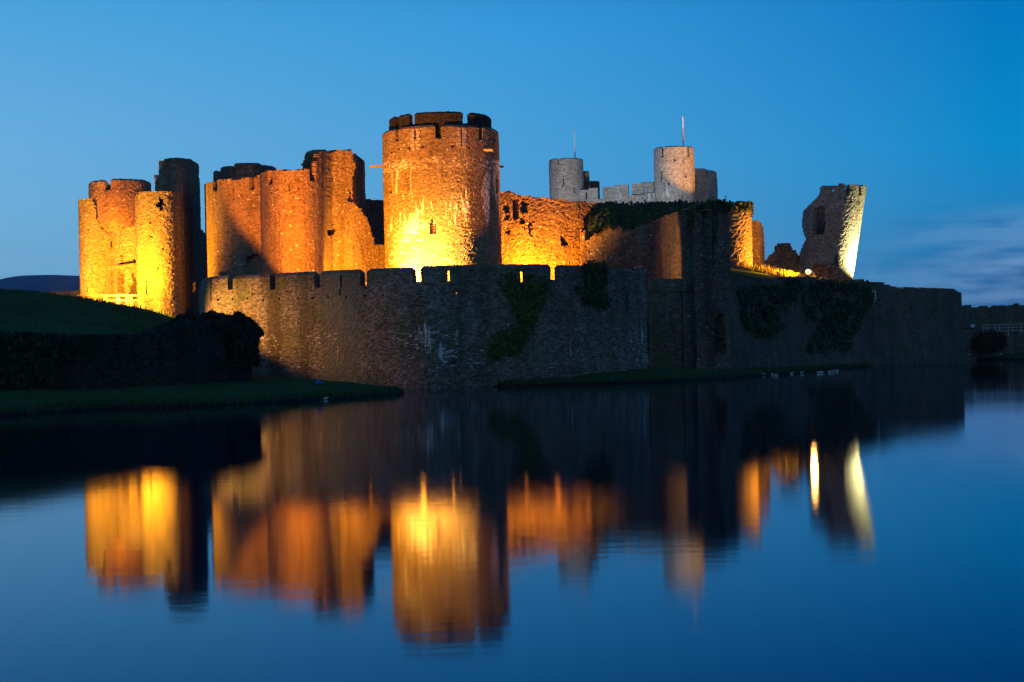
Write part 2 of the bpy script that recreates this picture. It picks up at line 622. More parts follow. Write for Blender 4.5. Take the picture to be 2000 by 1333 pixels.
M['signb'] = plain('sign_panel_ink', (.03, .10, .18), .5)
M['glass'] = plain('window_dark_leaded', (.16, .03, .015), .4)
M['limew'] = plain('limewash', (.72, .74, .72), .9)

# ------------------------------------------------------------------ lamps (floodlights of the castle)
def spot(name, loc, target, power, col, size=70, blend=.6, rad=.25):
    l = bpy.data.lights.new(name, 'SPOT')
    l.energy = power
    l.color = col
    l.spot_size = math.radians(size)
    l.spot_blend = blend
    l.shadow_soft_size = rad
    o = bpy.data.objects.new(name, l)
    o.location = Vector(loc)
    d = Vector(target) - Vector(loc)
    o.rotation_euler = d.to_track_quat('-Z', 'Y').to_euler()
    SC.collection.objects.link(o)
    return o


SOD = (1.0, .36, .008)
ORG = (1.0, .235, .004)


# ------------------------------------------------------------------ terrain and water
def interp(x, prof):
    return np.interp(x, [p[0] for p in prof], [p[1] for p in prof])


OUT_PTS = [xy(*p, 640) for p in [(389.6, 154), (391, 141), (460, 138.5), (540, 136.6), (640, 134.7), (720, 133.6), (790, 132.7), (860, 132.1), (980, 132), (1090, 134.2), (1190, 139), (1264, 144.5)]]
EAST_PTS = [xy(*p, 620) for p in [(1425, 158), (1445, 161), (1560, 180), (1700, 202), (1760, 211), (1800, 215.5), (1832, 219), (1858, 223.5), (1873, 229), (1879, 236), (1878, 246), (1862, 258)]]
RET = [(-260, 97), (-60, 100), (150, 102), (300, 105), (390, 109), (450, 114), (480, 118), (485, 123), (482, 132)]
RET_PTS = [xy(*p, 700) for p in RET]

shore_px = [(-400, 846), (-200, 832), (0, 815), (100, 806), (200, 800), (330, 797), (450, 792), (600, 783), (700, 776.5), (765, 771.5), (790, 768), (781, 763), (740, 759.5), (690, 758),
            (740, 757.5), (840, 757), (890, 755), (950, 755.5), (1000, 755), (1100, 752), (1200, 750), (1300, 746), (1420, 740), (1500, 733), (1600, 724), (1700, 716), (1745, 712)]
shore = [tuple(onz(*p)[:2]) for p in shore_px]
shore = [(-4500, 60)] + shore + [xy(1800, 216, 700), xy(1840, 221, 700), xy(1870, 230, 700), xy(1878, 240, 700)] + [tuple(onz(x, y)[:2]) for x, y in ((1882, 704), (1950, 703), (2100, 702), (2300, 700))] + [(4500, 300), (4500, 14000), (-4500, 14000)]
castle = [(x, y + 1.0) for x, y in OUT_PTS[:-1]] + [(9.6, 146.5), (10.0, 156.0), xy(1358, 156), xy(1424, 160)] + [(x - .5, y + 1.0) for x, y in EAST_PTS[1:]] + [(58, 330), (-60, 330), (-60, 178), (-37, 176), (-33, 170)]


def seg_dist(X, Y, poly, closed=True):
    d = np.full(X.shape, 1e9)
    n = len(poly)
    for i in range(n if closed else n - 1):
        ax, ay = poly[i]
        bx, by = poly[(i + 1) % n]
        vx, vy = bx - ax, by - ay
        L = vx * vx + vy * vy + 1e-9
        t = np.clip(((X - ax) * vx + (Y - ay) * vy) / L, 0, 1)
        d = np.minimum(d, np.hypot(X - ax - t * vx, Y - ay - t * vy))
    return d


def smooth(t):
    t = np.clip(t, 0, 1)
    return t * t * (3 - 2 * t)


def vnoise(X, Y, sc, seed=0):
    g = np.random.default_rng(seed)
    tab = g.uniform(-1, 1, (256, 256))
    x, y = X / sc, Y / sc
    xi, yi = np.floor(x).astype(int), np.floor(y).astype(int)
    fx, fy = smooth(x - xi), smooth(y - yi)
    a = tab[xi % 256, yi % 256]
    b = tab[(xi + 1) % 256, yi % 256]
    c = tab[xi % 256, (yi + 1) % 256]
    d = tab[(xi + 1) % 256, (yi + 1) % 256]
    return (a * (1 - fx) + b * fx) * (1 - fy) + (c * (1 - fx) + d * fx) * fy


def crest_z(X):
    pr = []
    for px, py in [(-500, 530), (-300, 545), (-100, 558), (0, 565), (100, 575), (160, 584), (200, 592), (270, 604), (350, 630), (400, 655), (440, 690)]:
        p = at(px, py, 132)
        pr.append((p[0], p[2]))
    return interp(X, pr[:-1] + [(-20.2, .9)])


def ret_z(X):
    pr = []
    for px, py, d in [(-300, 650, 98), (0, 654, 101), (280, 652, 105), (400, 660, 109), (470, 690, 114)]:
        p = at(px, py, d)
        pr.append((p[0], p[2]))
    return interp(X, pr[:-1] + [(-20.0, .7)])


def ground_z(X, Y):
    sd = seg_dist(X, Y, shore)
    ins = inpoly(X, Y, shore)
    dd = np.where(ins, sd, -sd)
    z = np.where(dd > 0, .22 * smooth(dd / .5) + .11 * np.minimum(dd, 7), np.maximum(-1.2, dd * .4 - .05))
    z = z + np.where(dd > .3, .07 * vnoise(X, Y, 1.3, 1) + .1 * vnoise(X, Y, 4.0, 2), 0)
    # grassy mound on the left, behind the overgrown retaining wall
    yw = interp(X, sorted(RET_PTS[:-2]))
    t = (Y - yw - .7) / np.maximum(132 - yw, 3)
    zt, A = ret_z(X), crest_z(X)
    hill = np.where(t < 1, zt + (A - zt) * (1 - (1 - np.clip(t, 0, 1)) ** 1.6), A + (5.8 - A) * smooth((Y - 132) / 34))
    hill = hill + .08 * vnoise(X, Y, 5, 3) * smooth(t * 5)
    use = (X < -19.8) & (Y > yw + .7) & (Y < 260) & ~inpoly(X, Y, castle)
    z = np.where(use, np.maximum(z, hill), z)
    # raised ground inside the outer walls
    ic = inpoly(X, Y, castle)
    ye = interp(X, sorted(EAST_PTS[:-2]))
    plat = 5.6 + smooth((X - 15) / 5) * (3.4 + np.clip(Y - ye, 0, 18) * .105 - np.clip(X - 45, 0, 12) * .2)
    z = np.where(ic, plat + .12 * vnoise(X, Y, 2.2, 4), z)
    return z


def axis(lo, hi, step, far, grow=1.35):
    a = list(np.arange(lo, hi + 1e-6, step))
    s = step
    while a[-1] < far:
        s *= grow
        a.append(a[-1] + s)
    s = step
    while a[0] > -far:
        s *= grow
        a.insert(0, a[0] - s)
    return np.array(a)


gx = axis(-58, 92, .6, 4300)
gy = axis(76, 262, .6, 4300)
gy = gy[gy > -400]
GX, GY = np.meshgrid(gx, gy, indexing='ij')
GZ = ground_z(GX, GY)
GZ = np.where((GY > 330) & (GZ > 0), np.minimum(GZ, 1.0), GZ)
ni, nj = GX.shape
idx = np.arange(ni * nj).reshape(ni, nj)
gm = MB()
gm.v.append(np.stack([GX, GY, GZ], -1).reshape(-1, 3))
gm.n = ni * nj
gm.f = list(map(tuple, np.stack([idx[:-1, :-1], idx[1:, :-1], idx[1:, 1:], idx[:-1, 1:]], -1).reshape(-1, 4).tolist()))


def grass_mat():
    m, t, b = new_mat('short_grass')
    g = N(t, 'ShaderNodeNewGeometry')
    n1 = N(t, 'ShaderNodeTexNoise')
    n1.inputs['Scale'].default_value = 3.0
    n1.inputs['Detail'].default_value = 8
    n1.inputs['Roughness'].default_value = .7
    t.links.new(g.outputs['Position'], n1.inputs[0])
    n2 = N(t, 'ShaderNodeTexNoise')
    n2.inputs['Scale'].default_value = .25
    n2.inputs['Detail'].default_value = 4
    t.links.new(g.outputs['Position'], n2.inputs[0])
    v = math_n(t, 'ADD', math_n(t, 'MULTIPLY', n1.outputs[0], .55), math_n(t, 'MULTIPLY', n2.outputs[0], .45))
    c = ramp(t, [(.3, (.018, .045, .008)), (.5, (.038, .095, .014)), (.7, (.065, .13, .022))], v)
    sz = N(t, 'ShaderNodeSeparateXYZ')
    t.links.new(g.outputs['Position'], sz.inputs[0])
    mud = ramp(t, [(.12, (1, 1, 1)), (.3, (0, 0, 0))], math_n(t, 'ADD', sz.outputs[2], math_n(t, 'MULTIPLY_ADD', n1.outputs[0], .3, -.15)))
    col = mix(t, mud.outputs[0], c.outputs[0], (.020, .016, .012))
    t.links.new(col, b.inputs['Base Color'])
    b.inputs['Roughness'].default_value = 1
    b.inputs['Specular IOR Level'].default_value = .1
    bp = N(t, 'ShaderNodeBump')
    bp.inputs['Strength'].default_value = .8
    bp.inputs['Distance'].default_value = .15
    t.links.new(n1.outputs[0], bp.inputs['Height'])
    t.links.new(bp.outputs[0], b.inputs['Normal'])
    return m


M['grass'] = grass_mat()
tag(gm.build('ground', M['grass'], smooth=True), kind='structure')


def water_mat():
    m, t, b = new_mat('lake_water')
    b.inputs['Base Color'].default_value = (.001, .007, .026, 1)
    b.inputs['Roughness'].default_value = .6
    b.inputs['Specular IOR Level'].default_value = 0
    g = N(t, 'ShaderNodeNewGeometry')
    mp = N(t, 'ShaderNodeMapping')
    mp.inputs['Scale'].default_value = (1.0, 1.6, 1)
    t.links.new(g.outputs['Position'], mp.inputs[0])
    n1 = N(t, 'ShaderNodeTexNoise')
    n1.inputs['Scale'].default_value = 1.3
    n1.inputs['Detail'].default_value = 3
    t.links.new(mp.outputs[0], n1.inputs[0])
    n2 = N(t, 'ShaderNodeTexNoise')
    n2.inputs['Scale'].default_value = .05
    n2.inputs['Detail'].default_value = 2
    t.links.new(g.outputs['Position'], n2.inputs[0])
    rr = ramp(t, [(.35, (.052,) * 3), (.65, (.082,) * 3)], n2.outputs[0])
    bp = N(t, 'ShaderNodeBump')
    bp.inputs['Strength'].default_value = .035
    bp.inputs['Distance'].default_value = .03
    t.links.new(n1.outputs[0], bp.inputs['Height'])
    gl = N(t, 'ShaderNodeBsdfGlossy', distribution='BECKMANN')
    gl.inputs['Color'].default_value = (.70, .86, 1.0, 1)
    t.links.new(rr.outputs[0], gl.inputs['Roughness'])
    t.links.new(bp.outputs[0], gl.inputs['Normal'])
    lw = N(t, 'ShaderNodeLayerWeight')
    lw.inputs['Blend'].default_value = .5
    tint = ramp(t, [(.80, (.38, .76, 1.0)), (.92, (.84, .90, 1.0))], lw.outputs['Facing'])
    t.links.new(tint.outputs[0], gl.inputs['Color'])
    fr = math_n(t, 'POWER', lw.outputs['Facing'], 6.3)      # grazing reflectance of small-waved water
    mx = N(t, 'ShaderNodeMixShader')
    t.links.new(fr, mx.inputs[0])
    t.links.new(b.outputs[0], mx.inputs[1])
    t.links.new(gl.outputs[0], mx.inputs[2])
    t.links.new(mx.outputs[0], t.nodes['Material Output'].inputs[0])
    return m


M['water'] = water_mat()
wm = MB()
wm.add([(-4400, -300, 0), (4400, -300, 0), (4400, 2500, 0), (-4400, 2500, 0)], [(0, 1, 2, 3)])
tag(wm.build('water', M['water']), kind='structure')

# far hill, some kilometres off
hm = MB()
hp = [(-1200, 600), (-500, 590), (-250, 572), (-60, 552), (0, 546), (20, 541.5), (45, 538.5), (100, 537), (150, 539), (230, 541), (330, 548), (600, 575), (900, 620)]
hx = np.linspace(-1200, 900, 160)
rows = []
for d, k in ((2300, .0), (2500, .35), (2750, .75), (3000, 1.0), (3300, .9), (3900, 0)):
    r = []
    for i, px in enumerate(hx):
        p = at(px, interp(px, hp), 3000)
        r.append((p[0] * d / 3000, d, max(0.5, p[2] * k + (0 if k in (0, 1) else 6 * math.sin(i * .9 + d)))))
    rows.append(r)
n_ = len(hx)
hm.add([p for r in rows for p in r], [(j * n_ + i, j * n_ + i + 1, (j + 1) * n_ + i + 1, (j + 1) * n_ + i) for j in range(len(rows) - 1) for i in range(n_ - 1)])
M['hill'] = plain('hazed_hill', (.10, .10, .16), 1.0, .12, .02)  # blue in this base colour stands in for distance haze
tag(hm.build('hills', M['hill'], smooth=True), kind='structure')


# ------------------------------------------------------------------ foliage helpers
def leaves(mb, P, nrm, size, rs=.4, droop=.3):
    """leaf quads at points P, loosely facing nrm"""
    n = len(P)
    nn = np.asarray(nrm, float) + rng.normal(0, .55, (n, 3))
    nn /= np.linalg.norm(nn, axis=1, keepdims=True)
    up = np.tile([0, 0, 1.0], (n, 1)) + rng.normal(0, .4, (n, 3))
    u = np.cross(up, nn)
    u /= np.maximum(np.linalg.norm(u, axis=1, keepdims=True), 1e-6)
    w = np.cross(nn, u)
    s = size * rng.uniform(1 - rs, 1 + rs, (n, 1))
    q = np.stack([P - u * s * .5, P - w * s * .65 - u * s * .02, P + u * s * .5, P + w * s * .55], 1)
    mb.quad_soup(q)


def sample_poly(poly, n):
    xs = [p[0] for p in poly]
    ys = [p[1] for p in poly]
    out = np.zeros((0, 2))
    while len(out) < n:
        p = np.stack([rng.uniform(min(xs), max(xs), n * 3), rng.uniform(min(ys), max(ys), n * 3)], -1)
        out = np.vstack([out, p[inpoly(p[:, 0], p[:, 1], poly)]])
    return out[:n]


def on_path(q, pts, off=0.0, zref=6.0):
    """spots on a wall (plan path q) at photo pixels pts, pushed out by off"""
    nm = normals(q)
    pq, _ = proj(q[:, 0], q[:, 1], np.full(len(q), zref))
    o = np.argsort(pq)
    X = np.interp(pts[:, 0], pq[o], q[o, 0])
    Y = np.interp(pts[:, 0], pq[o], q[o, 1])
    nx_ = np.interp(pts[:, 0], pq[o], nm[o, 0])
    ny_ = np.interp(pts[:, 0], pq[o], nm[o, 1])
    Z = np.array([at(a, b, y)[2] for (a, b), y in zip(pts, Y)])
    off = np.broadcast_to(off, X.shape)
    return np.stack([X + nx_ * off, Y + ny_ * off, Z], -1), np.stack([nx_, ny_, np.full(len(nx_), .25)], -1)


def ivy_patch(q, polys, per, size, mat, label, spread=.35, zref=6.0, name='ivy', cat='ivy', parent=None):
    mb = MB()
    for poly in polys:
        n = per
        # clumped, thinning towards the rim
        pts = sample_poly(poly, int(n * 2.2))
        keep = vnoise(pts[:, 0], pts[:, 1], 9, 11) + .7 * vnoise(pts[:, 0], pts[:, 1], 4, 12) + rng.uniform(-.5, .5, len(pts)) > -.05
        pts = pts[keep][:n]
        pts = pts + rng.normal(0, 1, pts.shape) * np.array([5, 7]) * rng.uniform(0, 1, (len(pts), 1)) ** 2
        off = np.abs(rng.normal(0, spread, len(pts))) + .05
        P, nn = on_path(q, pts, off, zref)
        leaves(mb, P, nn, size)
    o = mb.build(name, mat, parent)
    if label:
        tag(o, label, cat)
    return o


# ------------------------------------------------------------------ outer curtain wall (left of the block tower)
def small(px, py, w=3.2, h=3.6):
    return rect(px - w / 2, py - h / 2, px + w / 2, py + h / 2)


q_out, s_out = resample(OUT_PTS, .17, 2)
t_out = thing('curtain_wall', (OUT_PTS[5][0], OUT_PTS[5][1], .5), 'long dark outer curtain wall with battlements standing along the lake in front of the tall round tower', 'castle wall')
zs = zgrid(-.7, 8.6, .17)
px, py, Z = cellproj(q_out, zs)
cren = [(380, 566), (450, 566), (535, 564.5), (620, 562.5), (710, 557), (819, 551), (960, 549), (1082, 548.5), (1187, 556), (1270, 572)]
sol = top_mask(px, py, cren)
hol = [small(x, y) for x, y in [(426, 587), (454, 586), (482, 585), (513, 584.5), (545, 583.5), (580, 582), (610, 581), (642, 580), (677, 578.5), (711, 577), (749, 575.5), (788, 574), (828, 572.5), (871, 571.5), (891, 571.5)]]
hol += [rect(x - 1.4, 540, x + 1.4, y) for x, y in [(411.5, 588), (491.5, 587), (575.5, 583), (665, 580), (761, 575)]]
sol = cut(sol, px, py, hol)
mb = MB()
shell(mb, q_out, zs, sol, .75, amp=.011, batter=lambda z: np.clip(2.5 - z, 0, 3) * .06)
wall_o = mb.build('wall', M['outer'], t_out)
mtop = [(391, 542), (450, 540.5), (540, 533.5), (580, 531.5), (620, 529.5), (700, 526), (720, 524.5), (806, 522.5), (823, 520), (880, 517.5), (960, 516.5), (1076, 517), (1100, 517.5), (1184, 521), (1190, 523.5), (1262, 528)]
slits = {5: [rect(875, 529, 879.6, 560), rect(1018, 529, 1023, 560)], 0: [rect(410.2, 548, 412.8, 600)], 1: [rect(490.2, 546, 492.8, 600)], 2: [rect(574.2, 541, 576.8, 600)], 3: [rect(663.8, 538, 666.4, 600)], 4: [rect(759.8, 534, 762.4, 600)]}
pq, _ = proj(q_out[:, 0], q_out[:, 1], np.full(len(q_out), 8.0))
front = np.arange(len(q_out)) > np.argmin(np.abs(q_out[:60, 1] - 141.2)) if len(q_out) > 60 else None
for k, (a, b) in enumerate([(391, 445), (455, 527), (538, 614), (625, 704), (716.5, 806.5), (822, 1076), (1089, 1184), (1188, 1261)]):
    # long merlons follow the wall; height from its own crown
    pa = [np.interp(v, pq[front], np.arange(len(q_out))[front]) for v in (a, b)]
    ii = np.linspace(pa[0], pa[1], max(3, int((pa[1] - pa[0])) + 1))
    qq = np.stack([np.interp(ii, np.arange(len(q_out)), q_out[:, 0]), np.interp(ii, np.arange(len(q_out)), q_out[:, 1])], -1)
    nmall = normals(q_out)
    nn = np.stack([np.interp(ii, np.arange(len(q_out)), nmall[:, 0]), np.interp(ii, np.arange(len(q_out)), nmall[:, 1])], -1)
    mid = len(qq) // 2
    zt = zfor(*qq[mid], interp((a + b) / 2, mtop)) - .26
    zb = zfor(*qq[mid], interp((a + b) / 2, cren)) - .25
    zs = zgrid(zb, zt, .15)
    px, py, Z = cellproj(qq, zs)
    sol = cut(np.ones(px.shape, bool), px, py, slits.get(k, []))
    mb = MB()
    shell(mb, qq, zs, sol, .93 if k < 5 else .36, amp=.015, cope=.26, nrm=nn)
    mb.build('merlon', M['outer'], t_out)

# lower stepped-back length beside the block tower
qs, _ = resample([xy(1266, 153, 600), xy(1300, 153.4, 600), xy(1359, 154, 600)], .18)
t_low = thing('low_wall', (qs[10][0], qs[10][1], .5), 'short dark length of outer wall set back between the long curtain wall and the square ruined tower', 'castle wall')
zs = zgrid(-.7, 8.3, .18)
px, py, Z = cellproj(qs, zs)
sol = top_mask(px, py, [(1260, 566), (1360, 568)], 1)
mb = MB()
shell(mb, qs, zs, sol, 1.1, amp=.04)
mb.build('wall', M['east'], t_low)
for a, b, yt in ((1273, 1336, 545), (1342, 1358, 549)):
    qq, _ = resample([xy(a, 152.9, 600), xy(b, 153.6, 600)], .18)
    mb = MB()
    zs = zgrid(zfor(*qq[1], 569), zfor(*qq[1], yt) - .2, .18)
    shell(mb, qq, zs, np.ones((len(qq) - 1, len(zs) - 1), bool), .95, amp=.03, cope=.2)
    mb.build('merlon', M['east'], t_low)

# ------------------------------------------------------------------ square ruined tower with archway
FL, FR = xy(1358, 152, 560), xy(1426, 155.5, 560)
BL = xy(1279, 176, 480)
BR = (FR[0] + .5, 176)
t_sq = thing('square_tower', (FL[0], FL[1], .5), 'tall square ruined tower with a dark pointed archway at its foot above the grassy bank', 'castle tower')
q1, _ = resample([BL, FL], .2)
q2, _ = resample([FL, FR], .2)
q3, _ = resample([FR, BR], .2)
qq = np.vstack([q1, q2[1:], q3[1:]])
zs = zgrid(-.5, 17.5, .2)
px, py, Z = cellproj(qq, zs)
sol = top_mask(px, py, [(1270, 445), (1280, 438), (1290, 428), (1310, 420), (1340, 413), (1358, 408), (1372, 403), (1385, 405), (1400, 400), (1430, 402)], 2.5)
left = np.arange(px.shape[0])[:, None] < len(q1) - 1
frontm = ((np.arange(px.shape[0]) >= len(q1) - 1) & (np.arange(px.shape[0]) < len(q1) + len(q2) - 2))[:, None]
lh = [small(x, y) for x, y in [(1311, 460), (1306, 481), (1331, 478), (1307, 499), (1307, 520), (1340, 500), (1326, 535)]] + [rect(1305.5, 526, 1308.5, 543)]
sol = sol & (cut(np.ones(px.shape, bool), px, py, lh) | ~left)
fh = [[(1394, 692), (1394, 640), (1397, 622), (1404, 608), (1411, 617), (1416, 640), (1418, 692)],
      [(1386, 524), (1385, 490), (1388, 476), (1393, 470), (1396, 480), (1394, 500), (1394, 526)], small(1386, 591, 5, 6), small(1436, 590, 6, 6)]
sol = sol & (cut(np.ones(px.shape, bool), px, py, fh, .8) | ~frontm)
mb = MB()
nrm = normals(qq)
shell(mb, qq, zs, sol, 1.6, amp=.06, nrm=nrm, batter=lambda z: np.clip(2.0 - z, 0, 3) * .12)
mb.build('wall', M['dark'], t_sq)

# ------------------------------------------------------------------ east outer wall with round corner
q_e, _ = resample(EAST_PTS, .22, 2)
t_e = thing('ruined_wall', (EAST_PTS[3][0], EAST_PTS[3][1], .5), 'low broken outer wall hung with ivy running right to a round corner at the lake', 'castle wall')
zs = zgrid(-.7, 10.6, .2)
px, py, Z = cellproj(q_e, zs)
etop = [(1420, 541), (1480, 545), (1528, 549), (1538, 543), (1552, 545), (1590, 542), (1620, 545), (1640, 549), (1660, 546), (1690, 549), (1720, 553), (1745, 560), (1757, 565.5), (1775, 563), (1822, 563), (1826, 565), (1850, 565), (1866, 568), (1872, 573), (1882, 576)]
sol = top_mask(px, py, etop, 1.6)
sol = cut(sol, px, py, [rect(1704, 568, 1708, 586)] + [small(x, y, 4, 4) for x, y in ((1436, 592), (1500, 578), (1640, 600), (1780, 602), (1820, 610))])
mb = MB()
shell(mb, q_e, zs, sol, 1.4, amp=.06, batter=lambda z: np.clip(3.6 - z, 0, 5) * .11)
mb.build('wall', M['east'], t_e)
P, nn = on_path(q_e, np.array([(1703.3, 577), (1708.6, 577), (1706, 588)]), .06)
mb = MB()
mb.box(P[0], (.09, .1, .62), rz=.5, ry=.05)
mb.box(P[1], (.08, .1, .55), rz=.5, ry=-.04)
mb.box(P[2], (.12, .1, .10), rz=.5)
mb.build('loophole_surround', M['limew'], t_e)

# ------------------------------------------------------------------ tall round tower
c0 = at(863.6, 400, 180.0)
CX, CY, RT = c0[0], 180.0, 6.03
t_r = thing('round_tower', (CX, CY, 5.5), 'tallest round tower in the middle with a blazing yellow floodlit face and white lime streaks', 'castle tower')
zc = zfor(CX, CY - RT, 271)
zm = zfor(CX, CY - RT, 244) - .22
q, a = circle(CX, CY, RT, .17)
zs = zgrid(4.5, zc, .17)
px, py, Z = cellproj(q, zs, True)
sol = np.ones(px.shape, bool)
am = (a + np.roll(a, -1)) / 2
frontm = (np.abs(a) < 1.6)[:, None]
h = [[(839.5, 457), (839.5, 436), (842, 430), (845, 427), (848, 430), (850.5, 436), (850.5, 457)], [(760.5, 379), (760.8, 365), (763, 357), (765.5, 365), (766, 379)],
     rect(969, 350, 972, 378)]
h += [small(x, y, 4.2, 4.2) for x, y in [(778, 292), (799, 290.5), (826, 288), (854, 286.5), (884, 287), (916, 288.5), (764, 297), (944, 291)]]
sol = sol & (cut(np.ones(px.shape, bool), px, py, h) | ~frontm)
mb = MB()
nrm = np.stack([np.sin(a), -np.cos(a)], -1)
shell(mb, q, zs, sol, 1.3, True, amp=.03, nrm=nrm)
disc(mb, CX, CY, RT - .5, zc - .2)
mb.build('wall', M['drum'], t_r)
cr = [-135, -90, -45, 0, 45, 90, 135, 180]
spans = [(c + 2.6, c + 45 - 2.6) for c in cr]
arc_merlons(t_r, CX, CY, RT - .02, zc - .15, zm, spans, M['drum'], .62, .18, .03, .22,
            slits=[(c + 22.5, .9, zc + .1, zm - .1) for c in cr])
# pale dressed quoins beside the two arrow slits
for sa in (-22.5, 22.5):
    mb = MB()
    for k, dz in enumerate(np.arange(zc - 1.0, zm - .1, .3)):
        for sd in (-1, 1):
            aa = math.radians(sa + sd * (2.4 + (k % 2) * .8))
            mb.box((CX + (RT + .03) * math.sin(aa), CY - (RT + .03) * math.cos(aa), dz + .15), (.16 + (k % 2) * .06, .06, .13), rz=aa, jit=.01)
    mb.build('quoin', M['pale'], t_r)
# raised inner ring of battlements
RI = 5.3
zi = zfor(CX, CY - RI, 244)
zit = zfor(CX, CY - RI, 217.8) - .2
q, a = circle(CX, CY, RI, .2)
zs = zgrid(zc - .3, zi, .2)
mb = MB()
shell(mb, q, zs, np.ones((len(q), len(zs) - 1), bool), .8, True, amp=.04, nrm=np.stack([np.sin(a), -np.cos(a)], -1))
disc(mb, CX, CY, RI - .4, zi - .25)
ring = mb.build('upper_ring', M['ret'], t_r)  # darker stone than the drum, painting the ring as unlit
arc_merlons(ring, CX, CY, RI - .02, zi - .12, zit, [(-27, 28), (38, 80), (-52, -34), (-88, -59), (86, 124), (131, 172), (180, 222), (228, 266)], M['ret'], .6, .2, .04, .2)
# leaded lancet window
mb = MB()
wp = at(845, 443, CY - RT + .35)
mb.box((wp[0], wp[1] + .3, wp[2]), (.33, .02, .85))
win = mb.build('window', M['glass'], t_r)
mb = MB()
for k in range(6):
    mb.box((wp[0], wp[1] + .26, wp[2] - .66 + k * .25), (.3, .018, .02))
for dx in (-.12, .12):
    mb.box((wp[0] + dx, wp[1] + .258, wp[2]), (.018, .014, .76))
mb.build('glazing_bars', M['limew'], win)
# projecting stone spouts under the parapet
for ang, zz in ((-86, zc - 2.0), (48, zc - 1.1), (92, zc - 2.3)):
    aa = math.radians(ang)
    mb = MB()
    L = 1.35 if ang != 92 else .45
    mb.box((CX + (RT + L / 2 - .1) * math.sin(aa), CY - (RT + L / 2 - .1) * math.cos(aa), zz), (.13, L / 2 + .1, .12), rz=aa, rx=math.radians(5), jit=.015)
    mb.build('spout', M['wood'], t_r)

# ------------------------------------------------------------------ inner ward west wall with turret
E = [(402.8, 188), (404, 181), (411, 176.5), (430, 174), (460, 173), (500, 172.3), (511, 172)]
bul = [(513.5, 171), (522, 168.6), (536, 166.8), (555, 165.6), (577, 165.2), (600, 165.7), (620, 167.2), (634, 169.6), (641, 172)]
tail = [(648, 174.5), (690, 176.5), (756, 181)]
p1, _ = resample([xy(*p) for p in E], .17, 1)
p2, _ = resample([xy(*p) for p in bul], .17, 1)
p3, _ = resample([xy(*p) for p in tail], .17)
q_w = np.vstack([p1, p2[1:], p3[1:]])
t_w = thing('inner_ward_wall', (xy(575, 165)[0], 165, 5.5), 'high orange lit wall with a rounded bulge, corner turret and broken right end beside the tall round tower', 'castle wall')
zs = zgrid(5.0, 23.6, .18)
px, py, Z = cellproj(q_w, zs)
wtop = [(400, 362), (408, 357), (430, 352.5), (470, 350.5), (500, 345.5), (512, 340), (520, 334.5), (540, 333), (604, 331.5), (605, 354), (616.5, 354), (616.8, 316), (622, 313), (623, 301), (629, 296), (646, 297), (649, 302), (654, 294), (687, 293), (760, 293)]
sol = top_mask(px, py, wtop, .7)
brk = [(688, 150), (688, 316), (694, 318), (692, 339), (684, 366), (678, 394), (692, 399), (704, 409), (714, 423), (721, 438), (728, 464), (731, 479), (762, 480), (762, 150)]
sol = cut(sol, px, py, [brk], 1.6)
wh = [[(415.5, 340), (424.5, 340), (424.5, 376), (415.5, 372)], [(486, 335), (495, 335), (495, 371), (486, 371)], [(523, 325), (532.5, 325), (532.5, 360), (523, 360)],
      [(643.5, 446), (650, 445), (657, 448), (655, 456), (650, 461), (644, 461)]]
wh += [small(x, y, 3.4, 3.4) for x, y in [(446, 384), (470, 382.5), (500, 379), (529, 378), (540.5, 371), (557, 368), (581, 367), (610, 366), (631, 359), (649, 349), (692, 483), (707, 481), (722, 480), (680, 434), (683, 443), (650, 440)]]
wh += [rect(455.5, 365, 458, 392), rect(565, 340, 567.5, 375)]
arch = [(479, 512), (484, 503), (491, 497), (499, 494), (507, 499), (509.5, 508), (505, 512), (500, 506), (494, 505), (489, 511), (484, 516)]
sol = cut(sol, px, py, wh + [arch])
tur = (px > 616.8) & (py < 354)
mb = MB()
shell(mb, q_w, zs, sol & ~tur, 1.5, amp=.03)
mb.build('wall', M['inner'], t_w)
mb = MB()
shell(mb, q_w, zs, sol & tur, 1.4, amp=.045)
tq, _ = resample([xy(691.5, 177.3), xy(705, 183), xy(717, 188)], .2)
zs2 = zgrid(5.0, 23.6, .2)
px2, py2, Z2 = cellproj(tq, zs2)
sol2 = top_mask(px2, py2, [(680, 296), (692, 293), (705, 293), (711, 299), (713, 304), (714, 338), (717, 349), (720, 360)], 1.2)
sol2 = cut(sol2, px2, py2, [rect(687, 280, 694.5, 315)])
shell(mb, tq, zs2, sol2, 1.0, amp=.05)
mb.build('turret', M['inner'], t_w)

# broken wall glimpsed through the gap
gq, _ = resample([xy(708, 192), xy(765, 197)], .2)
t_g = thing('broken_wall', (gq[5][0], gq[5][1], 5.5), 'dark fragment of broken wall in the gap left of the tall round tower', 'castle wall')
zs = zgrid(5, 20, .2)
px, py, Z = cellproj(gq, zs)
sol = top_mask(px, py, [(700, 386), (717, 385), (728, 383), (735, 381), (742, 381), (748, 378), (770, 377)], 1.2)
sol = cut(sol, px, py, [[(724.5, 404), (727, 402.5), (729.5, 409), (728, 412.5), (724, 411)]])
mb = MB()
shell(mb, gq, zs, sol, 1.2, amp=.1)
mb.build('wall', M['dark'], t_g)

